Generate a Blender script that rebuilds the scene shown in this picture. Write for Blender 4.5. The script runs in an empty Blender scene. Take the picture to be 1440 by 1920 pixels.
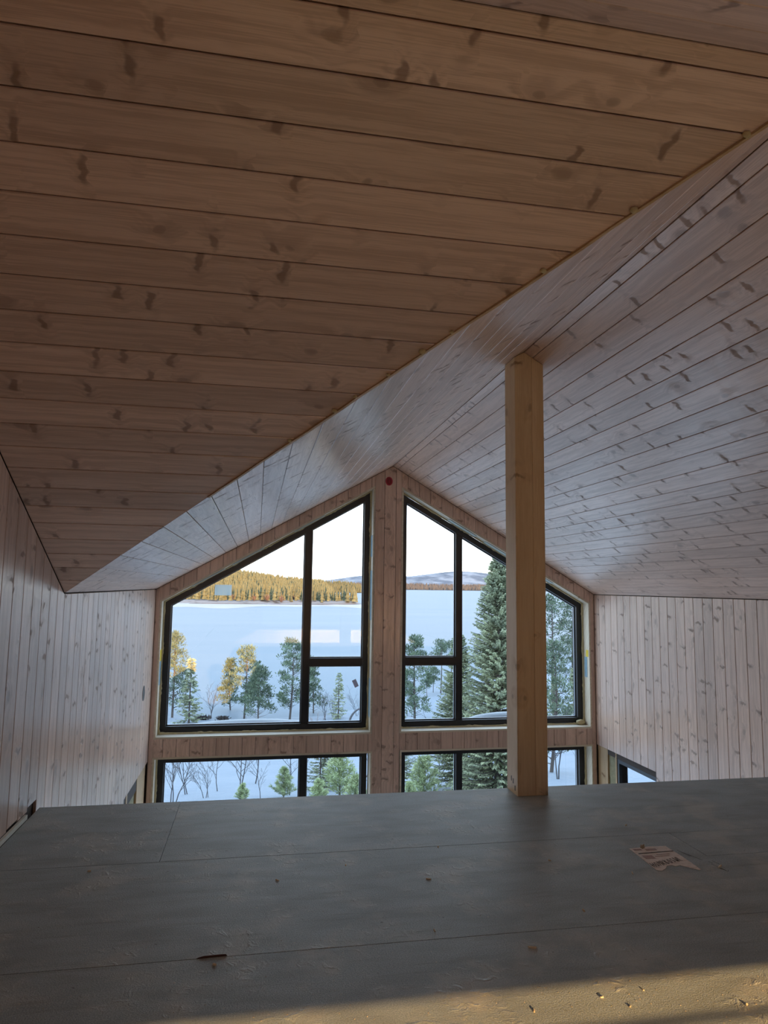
import bpy, bmesh, math, random
import numpy as np
from mathutils import Vector, Matrix

SC = bpy.context.scene
COL = SC.collection
R2 = math.radians
CZ = 3.75                      # eye height above the ground floor; lengths below are given relative to the eye

# ------------------------------------------------------------------ camera
F_PX, PITCH, YAW, ROLL = 1272.7, 0.1092, 0.1816, 0.0138
cam_d = bpy.data.cameras.new('camera')
cam = bpy.data.objects.new('camera', cam_d); COL.objects.link(cam)
fwd = Vector((math.cos(PITCH) * math.sin(YAW), math.cos(PITCH) * math.cos(YAW), math.sin(PITCH)))
rt0 = Vector((math.cos(YAW), -math.sin(YAW), 0)); up0 = rt0.cross(fwd)
rt = math.cos(ROLL) * rt0 + math.sin(ROLL) * up0
up = -math.sin(ROLL) * rt0 + math.cos(ROLL) * up0
cam.matrix_world = Matrix(((rt.x, up.x, -fwd.x, 0), (rt.y, up.y, -fwd.y, 0), (rt.z, up.z, -fwd.z, CZ), (0, 0, 0, 1)))
cam_d.sensor_fit = 'AUTO'; cam_d.sensor_width = 36.0; cam_d.lens = F_PX * 36.0 / 1920.0
cam_d.clip_start = 0.05; cam_d.clip_end = 40000
SC.camera = cam

# ------------------------------------------------------------------ sky, sun, exposure
SC.view_settings.view_transform = 'Standard'; SC.view_settings.look = 'None'
SC.view_settings.gamma = 1.0; SC.view_settings.use_curve_mapping = False
SC.view_settings.exposure = 0.0
SKY_STRENGTH = 4.05
SUN_STRENGTH = 15.6
SUN_DIR = Vector((-0.12, 1.0, -0.15)).normalized()     # the way the light travels: low sun behind the viewer
world = bpy.data.worlds.new('sky'); SC.world = world; world.use_nodes = True
wn = world.node_tree; wn.nodes.clear()
wo = wn.nodes.new('ShaderNodeOutputWorld'); wb = wn.nodes.new('ShaderNodeBackground')
wt = wn.nodes.new('ShaderNodeTexCoord'); ws = wn.nodes.new('ShaderNodeSeparateXYZ'); wr = wn.nodes.new('ShaderNodeValToRGB')
wn.links.new(wt.outputs['Generated'], ws.inputs[0]); wn.links.new(ws.outputs['Z'], wr.inputs[0])
wn.links.new(wr.outputs[0], wb.inputs[0]); wn.links.new(wb.outputs[0], wo.inputs[0])
ramp = wr.color_ramp
for pos, c in ((0.0, (0.90, 0.90, 0.86)), (0.03, (0.86, 0.92, 0.92)), (0.10, (0.72, 0.86, 0.98)), (0.35, (0.60, 0.78, 0.98)), (1.0, (0.42, 0.62, 0.92))):
    e = ramp.elements.new(pos) if pos not in (0.0, 1.0) else ramp.elements[0 if pos == 0 else -1]
    e.position = pos; e.color = (*c, 1)
wb.inputs[1].default_value = SKY_STRENGTH
sun_d = bpy.data.lights.new('sun', 'SUN'); sun_d.energy = SUN_STRENGTH; sun_d.color = (1.0, 0.55, 0.22); sun_d.angle = R2(0.12)
sun = bpy.data.objects.new('sun', sun_d); COL.objects.link(sun); sun.location = (5, -40, 30)
sun.rotation_euler = SUN_DIR.to_track_quat('-Z', 'Y').to_euler()
SC.cycles.max_bounces = 8; SC.cycles.diffuse_bounces = 5; SC.cycles.glossy_bounces = 3; SC.cycles.transparent_max_bounces = 16
SC.cycles.use_adaptive_sampling = True; SC.cycles.adaptive_threshold = 0.04
SC.cycles.caustics_reflective = False; SC.cycles.caustics_refractive = False

# ------------------------------------------------------------------ measurements (metres, relative to the eye)
D = 6.80                                  # gable wall
XL, XR, XM = -0.950, 3.547, 1.340         # left wall, right wall, ridge
ZE, ZR = -0.055, 1.239                    # eaves, ridge
FL = -1.0134                              # loft floor
FE = 3.420                                # loft floor edge
YC, YX = 3.658, 1.266                     # where the cross gable meets the eaves, its ridge
Y2 = 2 * YX - YC
YB = -2.40                                # back wall
GF = -CZ                                  # ground floor
PBL, PBR, CUTL, CUTR = -1.650, -1.612, 5.66, 5.717
SL_L = (ZR - ZE) / (XM - XL); SL_R = (ZR - ZE) / (XR - XM); SL_C = (ZR - ZE) / (YC - YX)
PW = 0.1225                               # board pitch
TH = 0.014

def roof_main(x): return ZR - (SL_L * (XM - x) if x < XM else SL_R * (x - XM))

# ------------------------------------------------------------------ helpers
def tag(o, label=None, cat=None, group=None, kind=None):
    if label: o['label'] = label
    if cat: o['category'] = cat
    if group: o['group'] = group
    if kind: o['kind'] = kind
    return o

def link(name, me, mat, parent=None, mw=None):
    o = bpy.data.objects.new(name, me); COL.objects.link(o)
    if mat is not None and not me.materials: me.materials.append(mat)
    if mw is not None: o.matrix_world = mw
    if parent is not None:
        o.parent = parent; o.matrix_parent_inverse = parent.matrix_basis.inverted()
    return o

def mesh(name, vs, fs, mat, parent=None, smooth=False, origin=None):
    """Vertices relative to the eye; the origin is put at the base of the piece."""
    a = np.array(vs, float)
    if origin is None:
        origin = np.array([(a[:, 0].min() + a[:, 0].max()) / 2, (a[:, 1].min() + a[:, 1].max()) / 2, a[:, 2].min()])
    me = bpy.data.meshes.new(name); me.from_pydata((a - np.array(origin)).tolist(), [], fs); me.update()
    if smooth: me.polygons.foreach_set('use_smooth', [True] * len(me.polygons))
    o = link(name, me, mat)
    o.location = (origin[0], origin[1], origin[2] + CZ)
    if parent is not None:
        o.parent = parent; o.matrix_parent_inverse = Matrix.Translation(parent.location).inverted()
    return o

def empty(name, loc):
    o = bpy.data.objects.new(name, None); COL.objects.link(o); o.location = (loc[0], loc[1], loc[2] + CZ); o.empty_display_size = 0.1
    return o

def box_vf(x0, x1, y0, y1, z0, z1):
    v = [(x0, y0, z0), (x1, y0, z0), (x1, y1, z0), (x0, y1, z0), (x0, y0, z1), (x1, y0, z1), (x1, y1, z1), (x0, y1, z1)]
    f = [(0, 3, 2, 1), (4, 5, 6, 7), (0, 1, 5, 4), (1, 2, 6, 5), (2, 3, 7, 6), (3, 0, 4, 7)]
    return v, f

def box(name, b, mat, parent=None): return mesh(name, *box_vf(*b), mat, parent)

def joined(name, parts, mat, parent=None, smooth=False):
    V, Fs = [], []
    for v, f in parts:
        o = len(V); V += list(v); Fs += [tuple(i + o for i in q) for q in f]
    return mesh(name, V, Fs, mat, parent, smooth)

def prism_vf(pts, n, t):
    """Polygon pts (3D) extruded along n by t."""
    k = len(pts); n = np.array(n, float)
    a = [tuple(p) for p in pts]; b = [tuple(np.array(p) + n * t) for p in pts]
    f = [tuple(range(k - 1, -1, -1)), tuple(range(k, 2 * k))] + [(i, (i + 1) % k, (i + 1) % k + k, i + k) for i in range(k)]
    return a + b, f

def clip(poly, a, b, c):
    """Keep the part of a 2D polygon with a*x + b*y <= c."""
    out = []
    for i in range(len(poly)):
        p, q = poly[i], poly[(i + 1) % len(poly)]
        dp, dq = a * p[0] + b * p[1] - c, a * q[0] + b * q[1] - c
        if dp <= 1e-9: out.append(p)
        if (dp < -1e-9 and dq > 1e-9) or (dp > 1e-9 and dq < -1e-9):
            t = dp / (dp - dq); out.append((p[0] + t * (q[0] - p[0]), p[1] + t * (q[1] - p[1])))
    return out

def area2(p): return 0.5 * sum(p[i][0] * p[(i + 1) % len(p)][1] - p[(i + 1) % len(p)][0] * p[i][1] for i in range(len(p)))

def clean(p):
    out = []
    for q in p:
        if not out or (abs(q[0] - out[-1][0]) + abs(q[1] - out[-1][1])) > 1e-4: out.append(q)
    if len(out) > 1 and abs(out[0][0] - out[-1][0]) + abs(out[0][1] - out[-1][1]) < 1e-4: out.pop()
    return out

def inset(p, d):
    k = len(p); out = []
    for i in range(k):
        a, b, c = np.array(p[i - 1]), np.array(p[i]), np.array(p[(i + 1) % k])
        e1 = (b - a) / np.linalg.norm(b - a); e2 = (c - b) / np.linalg.norm(c - b)
        n1 = np.array((-e1[1], e1[0])); n2 = np.array((-e2[1], e2[0]))
        m = n1 + n2; s = max(0.25, 1 + float(n1 @ n2)); out.append(tuple(b + m * d / s))
    return out

def board(parent, pts, eL, n, mat, th=TH, name='board', bev=0.002):
    """One plank: pts are the corners of its room-side face; eL runs along the grain, n points into the room."""
    eL = np.array(eL, float); eL /= np.linalg.norm(eL); n = np.array(n, float); n /= np.linalg.norm(n)
    eW = np.cross(n, eL); P = np.array(pts, float); c = P.mean(axis=0)
    q = clean([(float((p - c) @ eL), float((p - c) @ eW)) for p in P])
    if len(q) < 3: return None
    if area2(q) < 0: q = q[::-1]
    if area2(q) < 2e-4: return None
    k = len(q); w = min(max(v[1] for v in q) - min(v[1] for v in q), max(v[0] for v in q) - min(v[0] for v in q))
    b = min(bev, w * 0.15); qi = inset(q, b)
    vs = [(*v, 0.0) for v in qi] + [(*v, -b) for v in q] + [(*v, -th) for v in q]
    fs = [tuple(range(k))] + [(i, k + i, k + (i + 1) % k, (i + 1) % k) for i in range(k)] + [(k + i, 2 * k + i, 2 * k + (i + 1) % k, k + (i + 1) % k) for i in range(k)] + [tuple(range(3 * k - 1, 2 * k - 1, -1))]
    me = bpy.data.meshes.new(name); me.from_pydata(vs, [], fs); me.update()
    o = link(name, me, mat)
    mw = Matrix(((eL[0], eW[0], n[0], c[0]), (eL[1], eW[1], n[1], c[1]), (eL[2], eW[2], n[2], c[2] + CZ), (0, 0, 0, 1)))
    o.parent = parent; o.matrix_parent_inverse = Matrix.Translation(parent.location).inverted(); o.matrix_basis = mw
    return o

def strips(parent, poly, to3, eL, n, s0, mat, pitch=PW, gap=0.0028):
    """Cut a 2D region (s across the boards, t along them) into boards."""
    lo = min(p[0] for p in poly); hi = max(p[0] for p in poly); k = math.floor((lo - s0) / pitch)
    while s0 + k * pitch < hi:
        a, b = s0 + k * pitch + gap / 2, s0 + (k + 1) * pitch - gap / 2; k += 1
        q = clip(clip(poly, -1, 0, -a), 1, 0, b)
        if len(q) < 3 or max(v[0] for v in q) - min(v[0] for v in q) < 0.006: continue
        board(parent, [to3(*v) for v in q], eL, n, mat)

# ------------------------------------------------------------------ materials
class NT:
    def __init__(s, name):
        s.m = bpy.data.materials.new(name); s.m.use_nodes = True; s.t = s.m.node_tree; s.t.nodes.clear()
        s.out = s.t.nodes.new('ShaderNodeOutputMaterial')
    def n(s, typ, ins=None, **kw):
        nd = s.t.nodes.new('ShaderNode' + typ)
        for k, v in kw.items(): setattr(nd, k, v)
        for k, v in (ins or {}).items():
            if isinstance(v, bpy.types.NodeSocket): s.t.links.new(v, nd.inputs[k])
            else: nd.inputs[k].default_value = v
        return nd
    def math(s, op, a, b=0.0, c=0.0, clamp=False): return s.n('Math', {0: a, 1: b, 2: c}, operation=op, use_clamp=clamp).outputs[0]
    def remap(s, v, a, b, c=0.0, d=1.0, smooth=True): return s.n('MapRange', {0: v, 1: a, 2: b, 3: c, 4: d}, interpolation_type='SMOOTHSTEP' if smooth else 'LINEAR').outputs[0]
    def mix(s, f, a, b, blend='MIX'):
        nd = s.t.nodes.new('ShaderNodeMix'); nd.data_type = 'RGBA'; nd.blend_type = blend
        for i, v in ((0, f), (6, a), (7, b)):
            if isinstance(v, bpy.types.NodeSocket): s.t.links.new(v, nd.inputs[i])
            else: nd.inputs[i].default_value = v if i == 0 else (*v, 1)
        return nd.outputs[2]
    def bsdf(s, col, rough=0.6, bump=None, strength=0.2, dist=0.002, spec=0.5, metal=0.0):
        ins = {'Roughness': rough, 'Metallic': metal, 'Specular IOR Level': spec}
        b = s.n('BsdfPrincipled', ins)
        if isinstance(col, bpy.types.NodeSocket): s.t.links.new(col, b.inputs['Base Color'])
        else: b.inputs['Base Color'].default_value = (*col, 1)
        if bump is not None:
            bp = s.n('Bump', {'Height': bump, 'Strength': strength, 'Distance': dist}); s.t.links.new(bp.outputs[0], b.inputs['Normal'])
        s.t.links.new(b.outputs[0], s.out.inputs[0]); return s.m

def plain(name, col, rough=0.6, spec=0.5, var=0.12, scale=30.0, bump=0.0, metal=0.0, dist=0.002):
    t = NT(name); tc = t.n('TexCoord').outputs['Object']
    nz = t.n('TexNoise', {'Vector': tc, 'Scale': scale, 'Detail': 4.0}).outputs[0]
    c = t.mix(nz, tuple(v * (1 - var) for v in col), tuple(min(1, v * (1 + var)) for v in col))
    return t.bsdf(c, rough, nz if bump else None, bump, dist, spec, metal)

def wood(name, light, dark, knot, knots=0.5, spikes=0.5, rough=0.42, grain=40.0, spec=0.5, vary=0.16, bump=0.25):
    """Pine: grain along local X, round knots and spike knots, each board its own."""
    t = NT(name); tc = t.n('TexCoord').outputs['Object']; rnd = t.n('ObjectInfo').outputs['Random']
    s = t.n('SeparateXYZ', {0: tc}); x, y, z = s.outputs
    xo = t.math('ADD', x, t.math('MULTIPLY', rnd, 217.0)); yo = t.math('ADD', t.math('ADD', y, t.math('MULTIPLY', z, 0.7)), t.math('MULTIPLY', rnd, 91.0))
    wob = t.n('TexNoise', {'Vector': t.n('CombineXYZ', {0: t.math('MULTIPLY', xo, 9.0), 1: t.math('MULTIPLY', yo, 22.0)}).outputs[0], 'Scale': 1.0, 'Detail': 2.0}).outputs[0]
    wobc = t.math('SUBTRACT', wob, 0.5)
    def vor(sx, sy, ww):
        v = t.n('CombineXYZ', {0: t.math('ADD', t.math('MULTIPLY', xo, sx), t.math('MULTIPLY', wobc, ww)), 1: t.math('ADD', t.math('MULTIPLY', yo, sy), t.math('MULTIPLY', wobc, ww * 0.6))}).outputs[0]
        nd = t.n('TexVoronoi', {'Vector': v, 'Scale': 1.0, 'Randomness': 0.85}, voronoi_dimensions='2D'); c = t.n('SeparateColor', {0: nd.outputs['Color']})
        return nd.outputs['Distance'], c.outputs[0], c.outputs[1]
    d1, r1, g1 = vor(6.0, 9.0, 0.35)
    m1 = t.math('GREATER_THAN', r1, 1 - knots * 0.5)
    size = t.math('ADD', t.math('MULTIPLY', g1, 0.09), 0.07)
    dn = t.math('DIVIDE', d1, size)
    core = t.math('MULTIPLY', t.remap(dn, 1.05, 0.6), m1)
    rim = t.math('MULTIPLY', t.math('MULTIPLY', t.remap(dn, 1.35, 1.0), t.remap(dn, 0.65, 0.95)), m1)
    halo = t.math('MULTIPLY', t.remap(d1, 0.62, 0.05), m1)
    d2, r2, g2 = vor(13.0, 4.6, 0.9)
    m2 = t.math('GREATER_THAN', r2, 1 - spikes * 0.34)
    spk = t.math('MULTIPLY', t.remap(d2, 0.20, 0.08), m2)
    halo2 = t.math('MULTIPLY', t.remap(d2, 0.6, 0.05), m2)
    warp = t.math('ADD', t.math('MULTIPLY', halo, 1.6), t.math('ADD', t.math('MULTIPLY', halo2, 1.0), t.math('MULTIPLY', wobc, 1.1)))
    gv = t.n('CombineXYZ', {0: t.math('MULTIPLY', xo, 1.1), 1: t.math('ADD', t.math('MULTIPLY', yo, grain), warp)}).outputs[0]
    g = t.n('TexNoise', {'Vector': gv, 'Scale': 1.0, 'Detail': 2.0, 'Roughness': 0.55}).outputs[0]
    fine = t.n('TexNoise', {'Vector': t.n('CombineXYZ', {0: t.math('MULTIPLY', xo, 6.0), 1: t.math('MULTIPLY', yo, 330.0)}).outputs[0], 'Scale': 1.0, 'Detail': 0.0}).outputs[0]
    gg = t.math('ADD', t.math('MULTIPLY', g, 0.68), t.math('MULTIPLY', fine, 0.32))
    c = t.mix(t.remap(gg, 0.38, 0.64), light, dark)
    smud = t.math('MULTIPLY', t.math('MULTIPLY', t.math('MAXIMUM', halo, halo2), t.remap(wob, 0.42, 0.62)), 0.45)
    c = t.mix(smud, c, tuple(0.45 * a + 0.55 * b for a, b in zip(dark, knot)))
    c = t.mix(t.math('MULTIPLY', core, 0.7), c, tuple(0.35 * a + 0.65 * b for a, b in zip(dark, knot)))
    c = t.mix(t.math('MULTIPLY', rim, 0.32), c, knot)
    c = t.mix(t.math('MULTIPLY', spk, 0.72), c, knot)
    val = t.remap(rnd, 0, 1, 1 - vary, 1 + vary * 0.35, smooth=False)
    c = t.mix(1.0, c, t.n('CombineColor', {0: val, 1: val, 2: val}).outputs[0], 'MULTIPLY')
    h = t.math('SUBTRACT', t.math('SUBTRACT', 1.0, t.math('MULTIPLY', gg, 0.35)), t.math('MULTIPLY', t.math('ADD', t.math('MULTIPLY', core, 0.3), t.math('ADD', spk, smud)), 0.45))
    wv = t.n('TexNoise', {'Vector': t.n('CombineXYZ', {0: t.math('MULTIPLY', xo, 16.0), 1: t.math('MULTIPLY', yo, 7.0)}).outputs[0], 'Scale': 1.0, 'Detail': 1.0, 'Distortion': 0.4}).outputs[0]
    h = t.math('ADD', h, t.math('MULTIPLY', wv, 0.9))
    ro = t.math('ADD', t.math('ADD', rough - 0.09, t.math('MULTIPLY', gg, 0.16)), t.math('MULTIPLY', t.math('MAXIMUM', spk, smud), 0.35))
    return t.bsdf(c, ro, h, bump, 0.002, spec)

M = {}
M['panel'] = wood('white_glazed_pine', (0.82, 0.605, 0.495), (0.63, 0.44, 0.345), (0.27, 0.165, 0.115), knots=0.34, spikes=0.9, rough=0.31, spec=0.9, bump=0.7)
M['glulam'] = wood('raw_glulam', (0.92, 0.69, 0.42), (0.82, 0.58, 0.32), (0.38, 0.21, 0.10), knots=0.35, spikes=0.2, rough=0.5, grain=16.0, vary=0.1)
M['stud'] = wood('raw_pine_stud', (0.66, 0.47, 0.27), (0.52, 0.34, 0.17), (0.25, 0.13, 0.07), knots=0.4, spikes=0.2, rough=0.6)
M['liner'] = wood('pale_raw_pine', (0.80, 0.72, 0.58), (0.70, 0.60, 0.45), (0.5, 0.36, 0.22), knots=0.1, spikes=0.05, rough=0.6)
M['backing'] = plain('dark_joint_backing', (0.06, 0.04, 0.03), 0.8)
M['black'] = plain('black_window_paint', (0.018, 0.018, 0.021), 0.42, var=0.2)
M['spacer'] = plain('grey_glazing_spacer', (0.42, 0.46, 0.52), 0.35, metal=0.2)
M['foam'] = plain('cream_building_foam', (0.62, 0.52, 0.30), 0.85, var=0.25, scale=40, bump=0.6, dist=0.01)
M['tape'] = plain('blue_sealing_film', (0.30, 0.46, 0.56), 0.4, var=0.2)
M['film'] = plain('pale_vapour_film', (0.55, 0.62, 0.60), 0.35, var=0.2, scale=12, bump=0.5, dist=0.01)
M['yellow'] = plain('yellow_tape', (0.85, 0.62, 0.03), 0.5)
M['wool'] = plain('mineral_wool', (0.34, 0.31, 0.19), 0.95, var=0.4, scale=25, bump=0.9, dist=0.02)
M['red'] = plain('red_plastic', (0.42, 0.02, 0.04), 0.45)
M['hole'] = plain('hole_shade', (0.03, 0.028, 0.032), 0.6)
M['white_strip'] = plain('white_edge_strip', (0.82, 0.83, 0.76), 0.5)
M['ink'] = plain('black_marker', (0.02, 0.018, 0.018), 0.7)
M['chip'] = plain('wood_chip_sun_dimmed', (0.50, 0.42, 0.30), 0.8, var=0.2)  # chip colour darkened so the pieces do not glare in the sun patch
M['chip_shade'] = plain('wood_chip_shade_lifted', (0.86, 0.76, 0.56), 0.8, var=0.1)  # same chips lightened in colour to offset the shade they lie in
M['snow'] = plain('soft_snow', (0.40, 0.41, 0.42), 0.75, var=0.05, scale=3, bump=0.3, dist=0.02)
M['bark'] = plain('grey_brown_bark', (0.10, 0.082, 0.072), 0.9, var=0.35, scale=14)
M['birchbark'] = plain('grey_birch_bark', (0.085, 0.08, 0.084), 0.85, var=0.3, scale=10)
M['rock'] = plain('dark_shore_rock', (0.07, 0.06, 0.055), 0.9, var=0.4, scale=0.4)

def glass_mat():
    t = NT('window_glass')
    fr = t.n('Fresnel', {'IOR': 1.45}).outputs[0]; tr = t.n('BsdfTransparent', {'Color': (0.97, 0.985, 0.98, 1)}); gl = t.n('BsdfGlossy', {'Color': (1, 1, 1, 1), 'Roughness': 0.0})
    mx = t.n('MixShader', {0: fr, 1: tr.outputs[0], 2: gl.outputs[0]}); t.t.links.new(mx.outputs[0], t.out.inputs[0]); return t.m
M['glass'] = glass_mat()

def sheer_mat():
    t = NT('frosted_label_film'); tr = t.n('BsdfTransparent', {'Color': (0.9, 0.95, 0.95, 1)}); tl = t.n('BsdfTranslucent', {'Color': (0.34, 0.38, 0.40, 1)})
    mx = t.n('MixShader', {0: 0.5, 1: tr.outputs[0], 2: tl.outputs[0]}); t.t.links.new(mx.outputs[0], t.out.inputs[0]); return t.m
M['sheer'] = sheer_mat()

def chipboard():
    t = NT('green_grey_chipboard'); tc = t.n('TexCoord').outputs['Object']
    sp = t.n('TexNoise', {'Vector': tc, 'Scale': 260.0, 'Detail': 1.0}).outputs[0]
    st = t.n('TexNoise', {'Vector': t.n('Mapping', {'Vector': tc, 'Scale': (2.2, 7.0, 1.0)}).outputs[0], 'Scale': 1.6, 'Detail': 2.0}).outputs[0]
    cl = t.n('TexNoise', {'Vector': tc, 'Scale': 3.2, 'Detail': 4.0, 'Roughness': 0.65}).outputs[0]
    c = t.mix(t.remap(sp, 0.3, 0.7), (0.29, 0.37, 0.41), (0.45, 0.545, 0.585))
    c = t.mix(t.remap(st, 0.35, 0.7, 0.0, 0.45), c, (0.22, 0.26, 0.275))
    c = t.mix(t.remap(cl, 0.48, 0.68, 0.0, 0.6), c, (0.54, 0.57, 0.54))
    sc = t.n('TexNoise', {'Vector': t.n('Mapping', {'Vector': tc, 'Rotation': (0, 0, 0.5), 'Scale': (3.0, 26.0, 1.0)}).outputs[0], 'Scale': 1.0, 'Detail': 4.0, 'Roughness': 0.7}).outputs[0]
    c = t.mix(t.remap(sc, 0.52, 0.74, 0.0, 0.42), c, (0.20, 0.215, 0.21))
    dk = t.n('TexNoise', {'Vector': tc, 'Scale': 38.0, 'Detail': 2.0}).outputs[0]
    c = t.mix(t.remap(dk, 0.72, 0.80, 0.0, 0.7), c, (0.10, 0.10, 0.095))
    wh = t.n('TexNoise', {'Vector': tc, 'Scale': 95.0, 'Detail': 1.0}).outputs[0]
    c = t.mix(t.remap(wh, 0.73, 0.79, 0.0, 0.8), c, (0.66, 0.62, 0.52))
    rg = t.n('TexNoise', {'Vector': tc, 'Scale': 26.0, 'Detail': 5.0, 'Roughness': 0.6, 'Distortion': 0.8}).outputs[0]
    lump = t.math('MULTIPLY', t.remap(rg, 0.5, 0.75), t.remap(cl, 0.45, 0.7))
    h = t.math('ADD', t.math('MULTIPLY', sp, 0.3), t.math('MULTIPLY', lump, 1.6))
    return t.bsdf(c, 0.52, h, 0.5, 0.004, 0.35)
M['floor'] = chipboard()

def paper_mat():
    t = NT('torn_printed_paper'); tc = t.n('TexCoord').outputs['Object']; s = t.n('SeparateXYZ', {0: tc})
    nz = t.n('TexNoise', {'Vector': t.n('Mapping', {'Vector': tc, 'Scale': (30, 90, 1)}).outputs[0], 'Scale': 1.0, 'Detail': 2.0}).outputs[0]
    c = t.mix(t.remap(nz, 0.5, 0.62, 0, 0.6), (0.86, 0.83, 0.80), (0.66, 0.58, 0.54))
    return t.bsdf(c, 0.8)
M['paper'] = paper_mat()

def needles(name, col, col2):
    t = NT(name); tc = t.n('TexCoord').outputs['Object']; rnd = t.n('ObjectInfo').outputs['Random']
    nz = t.n('TexNoise', {'Vector': tc, 'Scale': 1.3, 'Detail': 5.0, 'Roughness': 0.7}).outputs[0]
    c = t.mix(t.remap(nz, 0.35, 0.68), col, col2)
    v = t.remap(rnd, 0, 1, 0.8, 1.2, smooth=False); c = t.mix(1.0, c, t.n('CombineColor', {0: v, 1: v, 2: v}).outputs[0], 'MULTIPLY')
    return t.bsdf(c, 0.7, spec=0.2)
M['spruce'] = needles('spruce_needles', (0.20, 0.225, 0.15), (0.34, 0.36, 0.21))
M['pine'] = needles('pine_needles', (0.105, 0.138, 0.098), (0.175, 0.225, 0.135))
M['sapling'] = needles('young_pine_needles', (0.32, 0.38, 0.19), (0.46, 0.50, 0.26))
M['farfir'] = needles('far_conifer_needles', (0.070, 0.074, 0.040), (0.135, 0.125, 0.062))
M['farbirch'] = needles('far_birch_twigs', (0.10, 0.066, 0.052), (0.15, 0.10, 0.075))

def snow_ground():
    t = NT('snow_ground'); tc = t.n('TexCoord').outputs['Object']
    nz = t.n('TexNoise', {'Vector': tc, 'Scale': 0.25, 'Detail': 8.0, 'Roughness': 0.6}).outputs[0]
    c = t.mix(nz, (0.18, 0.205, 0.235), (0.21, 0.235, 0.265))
    return t.bsdf(c, 0.8, nz, 0.4, 1.2, 0.2)
M['ground'] = snow_ground()

def lake_ice():
    t = NT('lake_ice'); tc = t.n('TexCoord').outputs['Object']
    a = t.n('TexNoise', {'Vector': t.n('Mapping', {'Vector': tc, 'Scale': (0.006, 0.03, 1)}).outputs[0], 'Scale': 1.0, 'Detail': 6.0, 'Roughness': 0.6}).outputs[0]
    b = t.n('TexNoise', {'Vector': t.n('Mapping', {'Vector': tc, 'Scale': (0.0015, 0.012, 1)}).outputs[0], 'Scale': 1.0, 'Detail': 4.0}).outputs[0]
    c = t.mix(t.remap(a, 0.35, 0.68), (0.110, 0.140, 0.168), (0.125, 0.153, 0.18))
    c = t.mix(t.remap(b, 0.55, 0.75, 0, 0.6), c, (0.09, 0.124, 0.153))
    return t.bsdf(c, 0.55, spec=0.15)
M['lake'] = lake_ice()

def far_land(name, snow, wood_, scale, lo, hi):
    t = NT(name); tc = t.n('TexCoord').outputs['Object']
    nz = t.n('TexNoise', {'Vector': tc, 'Scale': scale, 'Detail': 8.0, 'Roughness': 0.65}).outputs[0]
    return t.bsdf(t.mix(t.remap(nz, lo, hi), wood_, snow), 0.9, spec=0.1)
M['shore'] = far_land('snowy_forest_floor', (0.15, 0.155, 0.16), (0.04, 0.032, 0.024), 0.06, 0.35, 0.5)
M['farshore'] = far_land('far_brown_forest', (0.07, 0.07, 0.065), (0.045, 0.036, 0.03), 0.01, 0.4, 0.7)
M['fell'] = far_land('haze_tinted_snowy_fell', (0.165, 0.19, 0.22), (0.072, 0.088, 0.112), 0.0035, 0.42, 0.60)  # blue of the distance haze is mixed into both fell colours

# ================================================================== the room
def structure(o, label, cat): return tag(o, label, cat, kind='structure')
GAP = 0.002
cR, sR = math.cos(math.atan(SL_R)), math.sin(math.atan(SL_R))
cL, sL = math.cos(math.atan(SL_L)), math.sin(math.atan(SL_L))
cC, sC = math.cos(math.atan(SL_C)), math.sin(math.atan(SL_C))

def deck(name, pts, n, t=0.18):
    n = np.array(n, float); off = n * (TH + GAP)
    return mesh(name, *prism_vf([np.array(p) + off for p in pts], n, t), M['backing'])

# right slope: one plane from ridge to right eaves
nR = np.array((sR, 0, cR))
ceil_r = structure(deck('ceiling_right', [(XM - 0.04, YB - 0.3, ZR + 0.04 * SL_R), (XM - 0.04, D + 0.35, ZR + 0.04 * SL_R), (XR + 0.3, D + 0.35, roof_main(XR + 0.3)), (XR + 0.3, YB - 0.3, roof_main(XR + 0.3))], nR),
                   'white-glazed pine roof slope rising from the right wall to the ridge', 'ceiling')
LR = math.hypot(XR - XM, ZR - ZE)
strips(ceil_r, [(0.002, YB), (LR - 0.003, YB), (LR - 0.003, D - 0.001), (0.002, D - 0.001)], lambda s, t: (XM + s * cR, t, ZR - s * sR), (0, 1, 0), -nR, 0.0567, M['panel'])

# left slope between the valley and the gable wall (and its twin behind the cross gable)
nL = np.array((-sL, 0, cL)); LL = math.hypot(XM - XL, ZR - ZE)
def left3(s, t): return (XL + s * cL, t, ZE + s * sL)
ceil_l = structure(deck('ceiling_left', [left3(-0.3, D + 0.35), left3(-0.3, YC), left3(0, YC), left3(LL, YX), left3(LL + 0.04, YX), left3(LL + 0.04, D + 0.35)], nL),
                   'white-glazed pine roof slope between the dark soffit edge and the glazed gable', 'ceiling')
strips(ceil_l, [(0.004, YC), (LL - 0.002, YX), (LL - 0.002, D - 0.001), (0.004, D - 0.001)], left3, (0, 1, 0), -nL, 0.0, M['panel'])
ceil_lb = structure(deck('ceiling_left_back', [left3(-0.3, Y2), left3(0, Y2), left3(LL, YX), left3(LL + 0.04, YX), left3(LL + 0.04, YB - 0.3), left3(-0.3, YB - 0.3)], nL),
                    'white-glazed pine roof slope behind the viewer on the left', 'ceiling')
strips(ceil_lb, [(0.004, Y2), (LL - 0.002, YX), (LL - 0.002, YB), (0.004, YB)], left3, (0, 1, 0), -nL, 0.0, M['panel'])

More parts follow.
